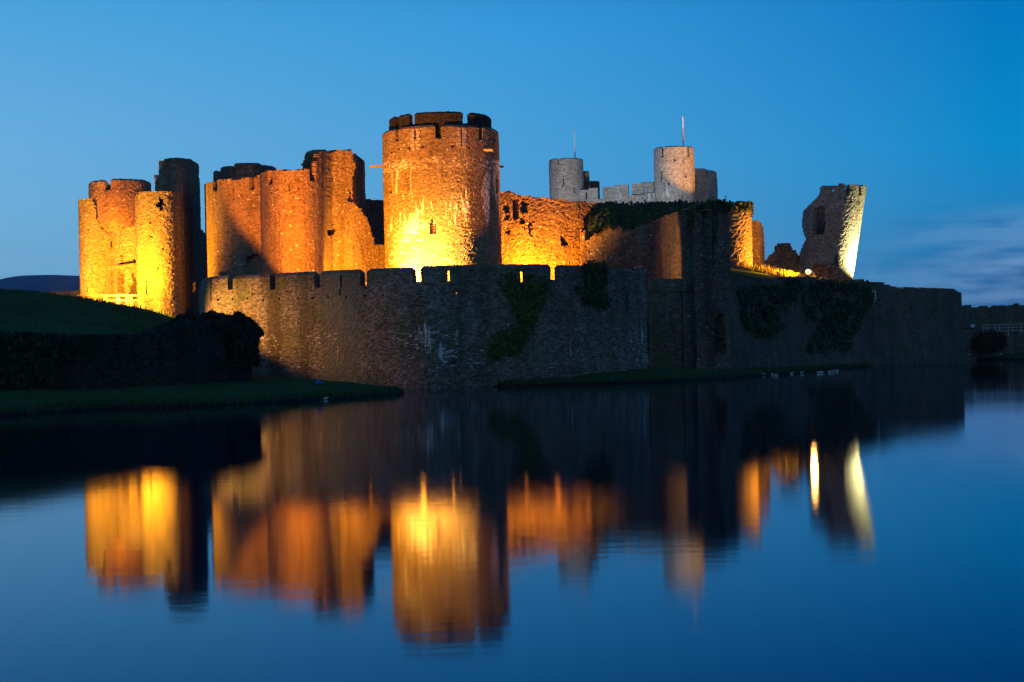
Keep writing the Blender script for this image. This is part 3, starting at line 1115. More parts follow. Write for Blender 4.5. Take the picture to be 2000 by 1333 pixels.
# dark battlemented tower behind
c1 = at(479, 345, 230)
t_b = thing('rear_tower', (c1[0], 230, 6), 'dark battlemented tower top showing behind the orange lit wall', 'castle tower')
R1 = 62 * 230 / F
zb = zfor(c1[0], 230 - R1, 346)
q, a = circle(c1[0], 230, R1, .3)
zs = zgrid(5.5, zb, .3)
mb = MB()
shell(mb, q, zs, np.ones((len(q), len(zs) - 1), bool), 1, True, amp=.05)
disc(mb, c1[0], 230, R1 - .4, zb - .2)
mb.build('wall', M['dark'], t_b)
for sp, yt in (((-11, 40), 318), ((-40, -13), 323), ((-70, -42), 331), ((44, 86), 321), ((100, 150), 324), ((160, 210), 324), ((225, 275), 326)):
    arc_merlons(t_b, c1[0], 230, R1 - .02, zb - .1, zfor(c1[0], 230 - R1, yt) - .22, [sp], M['dark'], .8, .25, .05, .22)

# ------------------------------------------------------------------ ruined hall wall right of the round tower
q_g, _ = resample([xy(972, 183), xy(1133, 186.5), xy(1185, 188)], .17)
t_h = thing('hall_wall', (xy(1060, 185)[0], 185, 5.5), 'orange lit roofless hall wall with ragged window holes right of the tall round tower', 'castle wall')
zs = zgrid(5, 20.5, .17)
px, py, Z = cellproj(q_g, zs)
gtop = [(960, 376), (985, 375), (995, 373.5), (1003, 376), (1010, 381), (1035, 383.5), (1060, 386.5), (1100, 390.5), (1130, 393.5), (1165, 398), (1190, 402)]
sol = top_mask(px, py, gtop, .8)
gh = [rect(1002.5, 390, 1013.5, 429.5)]
rg = [rect(983, 401, 995, 416), rect(987, 420, 996, 430), [(988, 449), (990, 441), (994, 438), (995, 449)], [(989, 452), (996, 451), (996, 459), (992, 461)], [(1016, 394), (1026, 390), (1031, 398), (1030, 416), (1017, 420)],
      [(1016, 425), (1024, 426), (1027, 434), (1025, 440), (1016, 437)], [(1020, 443), (1026, 443), (1026, 448), (1020, 447)], [(1028, 441), (1034, 433), (1040, 436), (1040, 443), (1030, 443)], rect(1033, 446, 1040, 462.5),
      [(1097, 450), (1099, 464), (1105, 465), (1113, 478), (1111, 481), (1097, 480), (1095.5, 470)], small(1043, 477, 4, 4), small(1058, 479, 4, 5), rect(1110, 481.5, 1130, 484)]
sol = cut(sol, px, py, gh)
sol = cut(sol, px, py, rg, 1.8)
mb = MB()
shell(mb, q_g, zs, sol, 1.4, amp=.06)
mb.build('wall', M['inner'], t_h)
rq, _ = resample([xy(975, 192), xy(1190, 196)], .4)
zs = zgrid(5, 19.5, .4)
px, py, Z = cellproj(rq, zs)
mb = MB()
shell(mb, rq, zs, top_mask(px, py, [(900, 382), (1010, 386), (1200, 408)], 1.5), .8, amp=.08)
mb.build('rear_wall', M['dark'], t_h)

q_f, _ = resample([xy(1135, 188), xy(1135.5, 182.2), xy(1200, 180.5), xy(1286, 178)], .18)
t_f = thing('gallery_wall', (xy(1210, 180)[0], 180, 5.5), 'dim brown broken wall under a cap of dark ivy left of the square ruined tower', 'castle wall')
zs = zgrid(5, 17.5, .18)
px, py, Z = cellproj(q_f, zs)
ftop = [(1130, 452), (1148, 453), (1160, 446), (1172, 439), (1185, 433), (1200, 440), (1218, 452), (1234, 449), (1250, 443), (1270, 434), (1290, 426)]
sol = top_mask(px, py, ftop, 1.8)
sol = cut(sol, px, py, [small(x, y, 3.6, 4) for x, y in [(1240, 487), (1239, 505), (1273, 486), (1150, 476), (1152, 493), (1200, 500)]])
mb = MB()
shell(mb, q_f, zs, sol, 1.4, amp=.06)
mb.build('wall', M['inner'], t_f)

# earth bank behind it, clothed in ivy
mb = MB()
bx = np.linspace(1140, 1400, 60)
lo = [(1140, 470), (1185, 440), (1218, 456), (1250, 447), (1290, 430), (1400, 420)]
hi = [(1140, 420), (1165, 400), (1200, 399), (1230, 402), (1262, 399), (1300, 400), (1330, 397), (1360, 403), (1400, 402)]
rows = []
for k, dd in enumerate((180.5, 183, 186.5, 191, 200)):
    r = []
    for x in bx:
        fk = (0, .55, .85, 1.0, .9)[k]
        yv = interp(x, lo) * (1 - fk) + interp(x, hi) * fk + 2
        p = at(x, yv, dd)
        r.append((p[0] + rng.normal(0, .08), dd, p[2] + rng.normal(0, .08)))
    rows.append(r)
nb = len(bx)
mb.add([p for r in rows for p in r], [(j * nb + i, j * nb + i + 1, (j + 1) * nb + i + 1, (j + 1) * nb + i) for j in range(len(rows) - 1) for i in range(nb - 1)])
bank = mb.build('ivy_bank', M['core'])
tag(bank, 'dark ivy and scrub spread over the broken wall top below the pale towers', 'ivy')
mb = MB()
n = 7000
u = rng.uniform(0, 1, n)
xx = rng.uniform(1150, 1362, n)
dd = np.interp(u, [0, .55, .85, 1], [180.2, 183, 186.5, 191])
yv = np.array([interp(x, lo) * (1 - k) + interp(x, hi) * k for x, k in zip(xx, u)]) + rng.normal(0, 2.0, n) - 2 + 2.5 * vnoise(xx, u * 60, 9, 21)
P = np.array([at(x, y, d) for x, y, d in zip(xx, yv, dd)])
leaves(mb, P, np.tile([0, -.6, .6], (n, 1)), .30)
mb.build('foliage', M['ivy'], bank)

# ------------------------------------------------------------------ west gatehouse
t_gh = thing('gatehouse', (xy(250, 182)[0], 182, 6), 'ruined twin towered gatehouse lit yellow at far left with broken drum and stair turret', 'gatehouse')


def drum(parent, name, pxc, pyc, dc, Rr, z0, ytop, prof=None, holes=(), cell=.18, mat=None, roof=True, amp=.032, thick=1.0, rag=1.5):
    c = at(pxc, pyc, dc)
    q, a = circle(c[0], dc, Rr, cell)
    zt = zfor(c[0], dc - Rr, ytop)
    zs = zgrid(z0, zt, cell)
    px, py, Z = cellproj(q, zs, True)
    sol = top_mask(px, py, prof, rag) if prof else np.ones(px.shape, bool)
    fr = (np.abs(a) < 1.62)[:, None]
    if holes:
        sol = sol & (cut(np.ones(px.shape, bool), px, py, holes, .6) | ~fr)
    mb = MB()
    shell(mb, q, zs, sol, thick, True, amp=amp, nrm=np.stack([np.sin(a), -np.cos(a)], -1))
    if roof:
        disc(mb, c[0], dc, Rr - .3, zt - .35)
    return mb.build(name, mat, parent), c, zt


# broken left drum
drum(t_gh, 'broken_drum', 192.5, 480, 186, 2.02, 5, 388, prof=[(140, 391), (150, 389), (176, 388.5), (180, 391), (184, 398), (186, 412), (190, 428), (197, 441), (203, 450), (212, 456), (224, 459), (240, 456), (280, 450)],
     holes=[small(174, 451, 3.5, 3.5), rect(170.3, 562, 172, 580)], mat=M['gate'], roof=False, rag=1.0, thick=1.75)
# battlemented back tower
o, cB, zB = drum(t_gh, 'back_tower', 235, 400, 199, 3.5, 6, 372, mat=M['gate'], amp=.04)
for sp, yt in (((-62, -15), 350.5), ((-4, 76), 349), ((-110, -70), 351), ((90, 130), 350), ((140, 180), 350), ((190, 235), 350)):
    arc_merlons(o, cB[0], 199, 3.48, zB - .1, zfor(cB[0], 195.5, yt) - .2, [sp], M['gate'], .7, .18, .04, .2, slits=[(20, 1.6, zB + .2, zB + .95)] if sp[0] == -4 else ())
# gate passage wall
gq, _ = resample([xy(214, 185.5), xy(228, 183.8), xy(276, 182.4)], .16)
zs = zgrid(5, 18, .16)
px, py, Z = cellproj(gq, zs)
sol = top_mask(px, py, [(210, 456), (225, 452), (231, 447), (268, 442), (290, 440)], .8)
sol = cut(sol, px, py, [[(229, 590), (229, 527), (233, 528), (238, 533), (243.5, 537), (244.5, 590)], [(250, 590), (253, 568), (254.5, 558), (262, 552), (257.5, 545), (257, 534), (260, 530), (262, 540), (265, 546), (270, 544.5), (273, 552), (276, 590)],
                        rect(236.5, 498, 240.5, 518), [(260, 507), (264, 504), (266, 510), (262, 513)]], .5)
mb = MB()
shell(mb, gq, zs, sol, 1.3, amp=.05)
gw = mb.build('gate_wall', M['gate'], t_gh)
mb = MB()
a, b = at(224, 522, 183.3), at(262, 516.5, 181.9)
mb.bar(a, b, .16, .14, 5)
mb.build('lintel', M['wood'], gw)
M['dark_backing'] = plain('passage_shade', (.014, .009, .006), .8)  # near-black, so the shade of the gate passage is in its colour
mb = MB()
a = at(250, 545, 189)
mb.box((a[0], 189.3, 10.0), (2.4, .12, 4.6))  # dark sheet added behind the gate openings to keep them in shade
mb.box((a[0], 187.0, 15.0), (2.4, 2.3, .3))  # unseen roof added under the court lamp to block its light
mb.build('dark_backing', M['dark_backing'], gw)
# front right drum
oC, cC, zC = drum(t_gh, 'front_drum', 309.5, 480, 178.4, 2.27, 3.5, 374, prof=[(255, 384), (266, 381), (270, 377), (276, 374), (360, 373)],
                  holes=[[(310, 379), (312.5, 386), (320, 388), (322, 396), (324, 402), (319, 404), (318, 410), (314, 412.5), (311, 406), (304.5, 405), (305, 397), (309.5, 395)],
                         small(322, 428, 3.4, 3.4), small(293, 436, 3.4, 3.4), small(274, 438, 3.4, 3.4), small(295, 463, 3.4, 3.4), small(317, 488, 3, 3.4), small(308, 524, 3, 3), rect(331.8, 496, 334.2, 516), rect(286, 548, 287.6, 576)],
                  mat=M['gate'])
# stair turret and side wall
dq, _ = resample([xy(305.8, 180.6), xy(351, 179.4), xy(353, 180), xy(404, 196)], .18)
zs = zgrid(3, 24.2, .18)
px, py, Z = cellproj(dq, zs)
sol = top_mask(px, py, [(300, 344), (310, 344), (310.4, 315.5), (314, 313.5), (320.5, 314.5), (322, 311.5), (340, 310.5), (363, 310.5), (364.5, 313), (365, 328), (370, 328), (370.6, 313.5), (374, 312), (386, 313), (388.5, 316), (389.5, 445), (392, 449), (398, 453), (402, 459), (410, 462)], .8)
sol = cut(sol, px, py, [rect(317, 318, 319.5, 330), rect(376.5, 551, 381.5, 571)])
mb = MB()
shell(mb, dq, zs, sol, 1.1, amp=.05)
st = mb.build('stair_turret', M['gate'], t_gh)
rq, _ = resample([xy(385, 197.2), xy(394.3, 198)], .18)
zs = zgrid(6, 23.2, .18)
px, py, Z = cellproj(rq, zs)
mb = MB()
shell(mb, rq, zs, top_mask(px, py, [(380, 327), (400, 328)]), .8, amp=.04)
mb.build('rear_pier', M['gate'], t_gh)
M['litwin'] = plain('lit_window_glow', (.5, .3, .2), .6, emit=((1.0, .5, .28), .7))
mb = MB()
p = at(379.3, 561, 188.9)
mb.box((p[0] - .55, 188.9, p[2]), (.03, .45, .5), rz=.0)
wq = mb.build('window', M['litwin'], st)

# bridge railing in front of the gate
t_br = thing('bridge_railing', (xy(220, 172)[0], 172, 7.5), 'pale timber railing of the bridge in front of the yellow lit gatehouse', 'railing')
for x, w in ((166, .06), (186, .06), (206, .16), (230.5, .16), (247, .08), (250.5, .03), (256.5, .10), (271.5, .05)):
    p = at(x, 577, 173.4)
    mb = MB()
    mb.box((p[0], 173.4, p[2] - .75), (w, .06, .75))
    mb.build('post', M['wood'], t_br)
for y0, y1, hh in ((577.5, 577.0, .07), (587.5, 587.0, .05)):
    mb = MB()
    a, b = at(150, y0, 173.28), at(273, y1, 173.28)
    c = (np.array(a) + np.array(b)) / 2
    mb.box(c, (abs(b[0] - a[0]) / 2, .05, hh), ry=-math.atan2(b[2] - a[2], b[0] - a[0]))
    mb.build('rail', M['wood'], t_br)
mb = MB()
lq, _ = resample([xy(70, 206), xy(165, 202)], .25)
zs = zgrid(4, 11, .2)
px, py, Z = cellproj(lq, zs)
shell(mb, lq, zs, top_mask(px, py, [(60, 574), (88, 573), (98, 569), (112, 569), (125, 566), (140, 564.5), (146, 566), (165, 562)], 1.2), .8, amp=.07)
tag(mb.build('low_wall', M['gate']), 'low rubble wall lit orange behind the grassy mound left of the gatehouse', 'wall')

# ------------------------------------------------------------------ pale east gatehouse towers
t1 = thing('pale_tower', (at(1106, 350, 250)[0], 250, 8), 'small pale grey round tower carrying the left flagpole', 'castle tower')
o, cT1, z1 = drum(t1, 'wall', 1106.2, 350, 250, 2.47, 8, 323, mat=M['pale'], amp=.02, cell=.16, holes=[rect(1099, 345, 1101, 364), rect(1120.5, 360, 1122.5, 380), small(1090, 331, 2.4, 2.6), small(1103, 330.5, 2.4, 2.6), small(1116, 330.5, 2.4, 2.6), small(1129, 331, 2.4, 2.6)])
zt1 = zfor(cT1[0], 247.5, 308.3) - .15
arc_merlons(t1, cT1[0], 250, 2.45, z1 - .1, zt1, [(-105, -31), (-25, 52), (57, 132), (140, 248)], M['pale'], .5, .2, .015, .15)
mb = MB()
for xa, xb, yt, d in ((1137, 1151, 336, 253), (1149, 1171, 355.5, 256)):
    a, b = at(xa, yt, d), at(xb, yt, d)
    qq, _ = resample([(a[0], d), (b[0], d), (b[0], d + 2.4)], .25)
    zs = zgrid(10, a[2], .25)
    shell(mb, qq, zs, np.ones((len(qq) - 1, len(zs) - 1), bool), .7, amp=.03, cope=.12)
mb.build('side_block', M['dark'], t1)

t2 = thing('pale_tower', (at(1317, 340, 246)[0], 246, 8), 'tall pale round tower with warm lit top and the right flagpole', 'castle tower')
o, cT2, z2 = drum(t2, 'wall', 1317.3, 345, 246, 2.86, 8, 307, mat=M['pale'], amp=.02, cell=.16, holes=[rect(1290.8, 333, 1293.4, 356), rect(1330.8, 380, 1333.2, 400), rect(1311, 292, 1313, 306), small(1286, 315, 2.4, 2.6), small(1302, 314, 2.4, 2.6), small(1318, 313.5, 2.4, 2.6), small(1334, 314, 2.4, 2.6), small(1306, 360, 3, 3), small(1340, 345, 3, 3)])
zt2 = zfor(cT2[0], 243.1, 284.5) - .18
arc_merlons(t2, cT2[0], 246, 2.84, z2 - .1, zt2, [(-126, -44), (-36, 36), (45, 126), (134, 226)], M['pale'], .6, .2, .015, .18)
qq, _ = resample([xy(1352, 250.5, 370), xy(1384, 250.8, 370), xy(1398, 252.2, 370), xy(1401.5, 255, 370)], .22)
zs = zgrid(10, zfor(*qq[3], 346), .22)
px, py, Z = cellproj(qq, zs)
sol = cut(np.ones(px.shape, bool), px, py, [rect(1386.5, 378, 1388.5, 402)])
mb = MB()
shell(mb, qq, zs, sol, .8, amp=.03)
blk = mb.build('side_block', M['pale'], t2)
for a, b, yt in ((1354, 1380, 329), (1384, 1400.5, 332)):
    pq_, _ = proj(qq[:, 0], qq[:, 1], np.full(len(qq), 26.0))
    ii = np.interp(np.linspace(a, b, 8), pq_, np.arange(len(qq)))
    q3_ = np.stack([np.interp(ii, np.arange(len(qq)), qq[:, 0]), np.interp(ii, np.arange(len(qq)), qq[:, 1])], -1)
    mb = MB()
    z3 = zgrid(zs[-1] - .05, zfor(*qq[3], yt) - .15, .25)
    shell(mb, q3_, z3, np.ones((7, len(z3) - 1), bool), .7, amp=.02, cope=.15)
    mb.build('merlon', M['pale'], blk)
t3 = thing('link_wall', (at(1200, 380, 249)[0], 249, 8), 'pale battlemented wall linking the two small towers with flagpoles', 'castle wall')
lw, _ = resample([xy(1124, 248.5, 380), xy(1282, 247.5, 380)], .22)
zs = zgrid(8, 26.2, .2)
px, py, Z = cellproj(lw, zs)
sol = top_mask(px, py, [(1120, 391), (1172, 389.5), (1231, 381), (1290, 377)])
sol = cut(sol, px, py, [small(1210.5, 393.5, 5, 4), small(1249, 390, 4, 4), small(1265.5, 387, 5, 3.5), small(1257, 387, 3, 2.5)])
mb = MB()
shell(mb, lw, zs, sol, .9, amp=.02)
mb.build('wall', M['pale'], t3)
for a, b, ya, yb, sl in ((1126, 1167.5, 369.5, 366, [rect(1143.5, 377, 1145.5, 392)]), (1177, 1227.5, 363, 359.5, []), (1234.5, 1277, 356.5, 353.5, [rect(1258.5, 366, 1260.5, 384)])):
    qq, _ = resample([xy(a, 248.3, 380), xy(b, 247.7, 380)], .22)
    zs = zgrid(zfor(*qq[2], 396 if a < 1170 else 394 if a < 1230 else 388), zfor(*qq[-1], yb) - .1, .2)
    px, py, Z = cellproj(qq, zs)
    sol = top_mask(px, py, [(a, ya + 2), (b, yb + 2)])
    sol = cut(sol, px, py, sl)
    mb = MB()
    shell(mb, qq, zs, sol, .8, amp=.015)
    mb.build('merlon', M['pale'], t3)
for (xa, ya), (xb, yb), dd, lab in (((1122, 255.5), (1123, 312), 250, 'thin white flagpole on the left pale tower'), ((1333.2, 230.5), (1335, 290), 246, 'white flagpole with a furled flag on the tall pale tower')):
    a, b = at(xa, ya, dd), at(xb, yb, dd)
    fp = thing('flagpole', tuple(b), lab, 'flagpole')
    mb = MB()
    mb.bar(b, (b[0], dd, a[2]), .10, .08, 8)
    mb.lathe((b[0], dd, a[2]), [(.04, 0), (.1, .06), (.08, .14), (.01, .18)], 8)
    mb.build('pole', M['pole'], fp)
    if dd == 246:
        mb = MB()
        mb.lathe((b[0] + .02, dd - .05, a[2] - 3.6), [(.02, 0), (.08, .3), (.10, 1.0), (.09, 1.6), (.07, 2.1), (.02, 2.3)], 8)
        mb.build('flag', M['flag'], fp)

# ------------------------------------------------------------------ lit round tower, wall stubs, leaning tower
t_i = thing('ivy_topped_tower', (at(1430, 460, 190)[0], 190, 9), 'small round tower with a bright orange right side and ivy on its top', 'castle tower')
o, cI, zI = drum(t_i, 'wall', 1429.5, 460, 190, 38.5 * 190 / F, 8, 399, prof=[(1380, 396), (1430, 398), (1445, 402), (1456, 400), (1466, 402), (1475, 404)], mat=M['gate'], amp=.06)
mb = MB()
n = 900
aa = rng.uniform(-2.2, 1.9, n)
rr = 2.15 + np.abs(rng.normal(0, .14, n))
zz = zI - np.abs(rng.normal(0, .55, n)) + .25
leaves(mb, np.stack([cI[0] + rr * np.sin(aa), 190 - rr * np.cos(aa), zz], -1), np.stack([np.sin(aa), -np.cos(aa), np.full(n, .5)], -1), .26)
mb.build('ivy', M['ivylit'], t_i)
jq, _ = resample([xy(1462, 199), xy(1485, 199), xy(1494, 203)], .2)
zs = zgrid(8, 18, .2)
px, py, Z = cellproj(jq, zs)
mb = MB()
shell(mb, jq, zs, top_mask(px, py, [(1455, 430), (1470, 430), (1480, 432), (1487, 437), (1491, 447), (1493, 465), (1495, 470)], .9), 1.2, amp=.08)
tag(mb.build('wall_stub', M['dark']), 'dark upright wall stub right behind the orange round tower', 'castle wall')
kq, _ = resample([xy(1494, 207), xy(1530, 206), xy(1574, 209)], .2)
zs = zgrid(8, 15.5, .2)
px, py, Z = cellproj(kq, zs)
mb = MB()
shell(mb, kq, zs, top_mask(px, py, [(1490, 512), (1499, 506), (1505, 496), (1514, 493), (1517, 483), (1530, 479), (1538, 476), (1544, 478), (1547, 486), (1558, 496), (1566, 508), (1580, 516)], 1.6), 1.5, amp=.12)
tag(mb.build('rubble_heap', M['dark']), 'dark heap of collapsed masonry left of the leaning tower', 'ruin')

t_l = thing('leaning_tower', (at(1610, 545, 209)[0], 209, 10), 'broken leaning tower tilted to the right with a white floodlit edge', 'castle tower')
cb = at(1604, 548, 209)
RL = 60.5 * 209 / F
TL_ = math.tan(math.radians(9.1 + 1.4 - .3))
q, a = circle(cb[0], 209, RL, .17)
zs = zgrid(9.5, 24.5, .17)
c_ = (q + np.roll(q, -1, 0)) / 2
zc_ = (zs[:-1] + zs[1:]) / 2
Xc = c_[:, None, 0] + (zc_[None] - 10.5) * TL_
px, py = proj(Xc, np.broadcast_to(c_[:, None, 1], Xc.shape), np.broadcast_to(zc_[None], Xc.shape))
outl = [(1556, 565), (1560, 520), (1563, 492), (1569, 479), (1575, 467), (1571, 458), (1567, 444), (1567, 430), (1569, 414), (1575, 408), (1584, 398), (1592, 391), (1600, 384), (1603.5, 364), (1616, 364.5), (1637, 365), (1641, 360), (1651, 361), (1654, 383), (1658, 383), (1661, 361.5), (1674, 361), (1677, 365), (1677, 381), (1682, 382), (1683, 363), (1698, 366), (1668, 565)]
j1, j2 = rng.uniform(-1.2, 1.2, px.shape), rng.uniform(-1.2, 1.2, px.shape)
sol = inpoly(px + j1, py + j2, outl)
sol = cut(sol, px, py, [[(1624, 378), (1624, 371), (1628, 369), (1631, 373), (1627, 377)], [(1604, 395), (1607, 391.5), (1610, 393), (1609, 398), (1605, 398)]], .5)
fr = (np.abs(a) < 1.5)[:, None]
fh = [[(1629.5, 521), (1630, 504), (1634, 494), (1637, 495), (1637.5, 519)], [(1590, 408), (1611, 401), (1612, 440), (1608, 456), (1588, 461), (1586, 430)], small(1641, 388.5, 5, 4), small(1662, 394, 4, 5), small(1678, 396, 3.5, 5), rect(1676, 443, 1678, 458)]
sol = sol & (cut(np.ones(px.shape, bool), px, py, fh, 1.0) | ~fr)


def lean(Q):
    Q = Q.copy()
    Q[..., 0] += (Q[..., 2] - 10.5) * TL_
    return Q


mb = MB()
shell(mb, q, zs, sol, .9, True, amp=.02, xf=lean, nrm=np.stack([np.sin(a), -np.cos(a)], -1))
mb.build('wall', M['lean'], t_l)
mq, _ = resample([xy(1584, 197.5), xy(1615, 196), xy(1660, 199)], .2)
zs = zgrid(8, 13, .2)
px, py, Z = cellproj(mq, zs)
mb = MB()
shell(mb, mq, zs, top_mask(px, py, [(1580, 536), (1592, 527), (1600, 521), (1612, 520), (1620, 517), (1636, 521), (1644, 527), (1650, 535), (1656, 545), (1665, 548)], 1.5), 2.2, amp=.15)
tag(mb.build('rubble_mound', M['dark']), 'dark mound of rubble at the foot of the leaning tower beside the bright lamp', 'ruin')

# visible floodlight
lp = at(1578, 531.5, 187.5)
t_fl = thing('floodlight', (lp[0], lp[1], lp[2] - .5), 'small glaring floodlight on the grass left of the leaning tower', 'floodlight')
mb = MB()
mb.box((lp[0] + .3, lp[1] + .2, lp[2]), (.16, .2, .15), rz=-.6)
mb.bar((lp[0] + .2, lp[1] + .1, lp[2] - .9), (lp[0] + .2, lp[1] + .1, lp[2] - .1), .03)
mb.build('housing', M['lamp'], t_fl)
M['lens'] = plain('lamp_glass', (.9, .8, .6), .3, emit=((1.0, .40, .06), 4))
mb = MB()
mb.lathe((lp[0], lp[1], lp[2] - .27), [(.27 * math.sin(v * math.pi / 10), .27 - .27 * math.cos(v * math.pi / 10)) for v in range(1, 10)], 18)
mb.build('lens', M['lens'], t_fl)
# tall grass lit by it
mb = MB()
n = 3800
gxx = rng.uniform(1436, 1592, n)
gdd = rng.uniform(187, 199, n)
gX = np.array([xy(x, d, 535)[0] for x, d in zip(gxx, gdd)])
gZ = ground_z(gX, gdd)
hh = rng.uniform(.25, .75, n) * (.6 + .5 * (vnoise(gX, gdd, 1.5, 5) + 1))
bl = rng.normal(0, .25, (n, 2)) * hh[:, None]
w = .05
b0 = np.stack([gX, gdd, gZ - .05], -1)
tp = b0 + np.stack([bl[:, 0], bl[:, 1], hh], -1)
ax = np.stack([np.cos(rng.uniform(0, 3.14, n)), np.sin(rng.uniform(0, 3.14, n)), np.zeros(n)], -1) * w
mb.quad_soup(np.stack([b0 - ax, b0 + ax, tp + ax * .3, tp - ax * .3], 1))
tag(mb.build('tall_grass', M['dryblade']), 'dry tall grass glowing orange around the floodlight on the wall top', 'grass', kind='stuff')

# ------------------------------------------------------------------ ivy patches
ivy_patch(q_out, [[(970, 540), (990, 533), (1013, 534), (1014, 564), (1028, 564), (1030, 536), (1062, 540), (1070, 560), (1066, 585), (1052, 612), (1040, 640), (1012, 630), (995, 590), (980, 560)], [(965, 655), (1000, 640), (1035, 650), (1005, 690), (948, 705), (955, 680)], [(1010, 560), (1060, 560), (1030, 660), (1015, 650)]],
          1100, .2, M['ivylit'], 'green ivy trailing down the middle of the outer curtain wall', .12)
ivy_patch(q_out, [[(1138, 517), (1150, 514), (1176, 515), (1184, 524), (1182, 550), (1165, 568), (1145, 560), (1138, 540)], [(1120, 560), (1180, 560), (1190, 600), (1140, 590)]],
          900, .2, M['ivy'], 'dark ivy clump capping a merlon near the right end of the curtain wall', .2)
ivy_patch(q_e, [[(1436, 560), (1500, 556), (1534, 560), (1530, 640), (1500, 665), (1450, 640)], [(1535, 545), (1556, 546), (1550, 585), (1538, 590)]], 2200, .26, M['ivy'], 'dark ivy sheet on the low outer wall just right of the archway tower', .2)
ivy_patch(q_e, [[(1560, 546), (1640, 548), (1700, 556), (1704, 590), (1680, 620), (1620, 640), (1570, 620)], [(1620, 600), (1690, 600), (1650, 690), (1560, 690)]], 2600, .27, M['ivy'], 'broad dark ivy sheet on the low outer wall below the leaning tower', .22)
qsq = q2
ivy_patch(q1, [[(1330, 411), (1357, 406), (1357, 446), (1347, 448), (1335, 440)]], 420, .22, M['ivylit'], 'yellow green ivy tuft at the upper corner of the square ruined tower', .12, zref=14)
ivy_patch(q2, [[(1358, 404), (1372, 398), (1400, 393), (1424, 396), (1426, 412), (1380, 412)], [(1376, 412), (1396, 412), (1390, 470), (1382, 470)]], 900, .24, M['ivy'], 'dark ivy hanging from the front top of the square ruined tower', .2, zref=14)

# ------------------------------------------------------------------ overgrown retaining wall and hedge on the left
q_r, _ = resample(RET_PTS, .2, 2)
zs = zgrid(0, 6.2, .2)
px, py, Z = cellproj(q_r, zs)
rtop = [(-300, 655), (0, 653), (60, 656), (150, 657), (200, 653), (230, 651), (280, 654), (330, 642), (380, 628), (440, 626), (480, 630), (500, 645), (515, 665)]
mb = MB()
shell(mb, q_r, zs, top_mask(px, py, rtop, 1.5), 1.2, amp=.08)
tag(mb.build('retaining_wall', M['ret']), 'low old stone wall holding up the grassy mound between ivy on the left shore', 'wall')


def hedge(polys, per, size, label, spread, name='hedge', cat='hedge', mat=None):
    mb = MB()
    for poly in polys:
        pts = sample_poly(poly, per)
        off = np.abs(rng.normal(.25, spread, per)) + .25 * vnoise(pts[:, 0], pts[:, 1], 14, 31)
        P, nn = on_path(q_r, pts, off, 3.0)
        leaves(mb, P, nn, size)
    return tag(mb.build(name, mat or M['hedge']), label, cat)


hedge([[(-60, 650), (110, 652), (150, 668), (120, 720), (90, 800), (-60, 800)]], 3600, .24, 'dark ivy curtain over the old stone wall at the far left shore', .22, 'ivy', 'ivy')
mb = MB()
# rounded bush mass: leaves through the volume of its crown, over a dark twig core
bp = np.array([(275, 106.5), (315, 108), (350, 110), (385, 112), (418, 114), (446, 116.5), (461, 120), (463, 126), (460, 132)])
qb, _ = resample([xy(*p, 690) for p in bp], .3, 1)
tops = [(260, 655), (300, 640), (340, 626), (375, 619), (410, 617), (440, 618), (465, 622), (480, 628)]
n = 15000
ii = rng.uniform(0, len(qb) - 1, n)
bX = np.interp(ii, np.arange(len(qb)), qb[:, 0])
bY = np.interp(ii, np.arange(len(qb)), qb[:, 1])
ppx, _ = proj(bX, bY, np.full(n, 3.0))
ztop = np.array([zfor(x, y, interp(p, tops)) for x, y, p in zip(bX[:400], bY[:400], ppx[:400])])
o_ = np.argsort(ppx[:400])
ztop = np.interp(ppx, ppx[:400][o_], ztop[o_])
th_ = rng.uniform(-.35, 1.0, n) * math.pi / 2
nmq = normals(qb)
nX = np.interp(ii, np.arange(len(qb)), nmq[:, 0])
nY = np.interp(ii, np.arange(len(qb)), nmq[:, 1])
lump = 1 + .24 * vnoise(ii, th_ * 6, 4, 41) + .16 * vnoise(ii, th_ * 9, 1.6, 42)
zr = ztop - 1.3
rad = 1.35 * lump * rng.uniform(.86, 1.06, n)
vert = np.where(th_ > 0, zr + 1.3 * lump * np.sin(th_) * rng.uniform(.85, 1.05, n), rng.uniform(.5, 1, n) * zr)
outd = np.where(th_ > 0, rad * np.cos(th_), rad * (0.92 + .12 * vnoise(ii, vert * 3, 3, 43)))
P = np.stack([bX + nX * outd, bY + nY * outd, vert], -1)
leaves(mb, P, np.stack([nX, nY, np.maximum(np.sin(th_), 0.1)], -1), .27)
bush = mb.build('ivy_bush', M['hedge'])
tag(bush, 'big rounded dark bush over the end of the old stone wall before the curtain wall', 'bush')
mb = MB()
cz = zgrid(0.2, 1, .5)
prof = [(0, .05), (.95, .05), (1.0, .5), (.98, .8), (.7, .95), (0, 1.0)]
vv, ff = [], []
zt_q = np.array([zfor(x, y, interp(proj(x, y, 3.0)[0], tops)) for x, y in qb]) - .35
for k, (o1, zf) in enumerate(prof):
    for i in range(len(qb)):
        vv.append((qb[i, 0] + nmq[i, 0] * o1 * 1.05, qb[i, 1] + nmq[i, 1] * o1 * 1.05, zt_q[i] * zf))
nq = len(qb)
ff = [(k * nq + i, k * nq + i + 1, (k + 1) * nq + i + 1, (k + 1) * nq + i) for k in range(len(prof) - 1) for i in range(nq - 1)]
ff += [tuple(k * nq for k in range(len(prof))), tuple(k * nq + nq - 1 for k in range(len(prof)))[::-1]]
mb.add(vv, ff)
mb.build('twig_core', M['core'], bush)

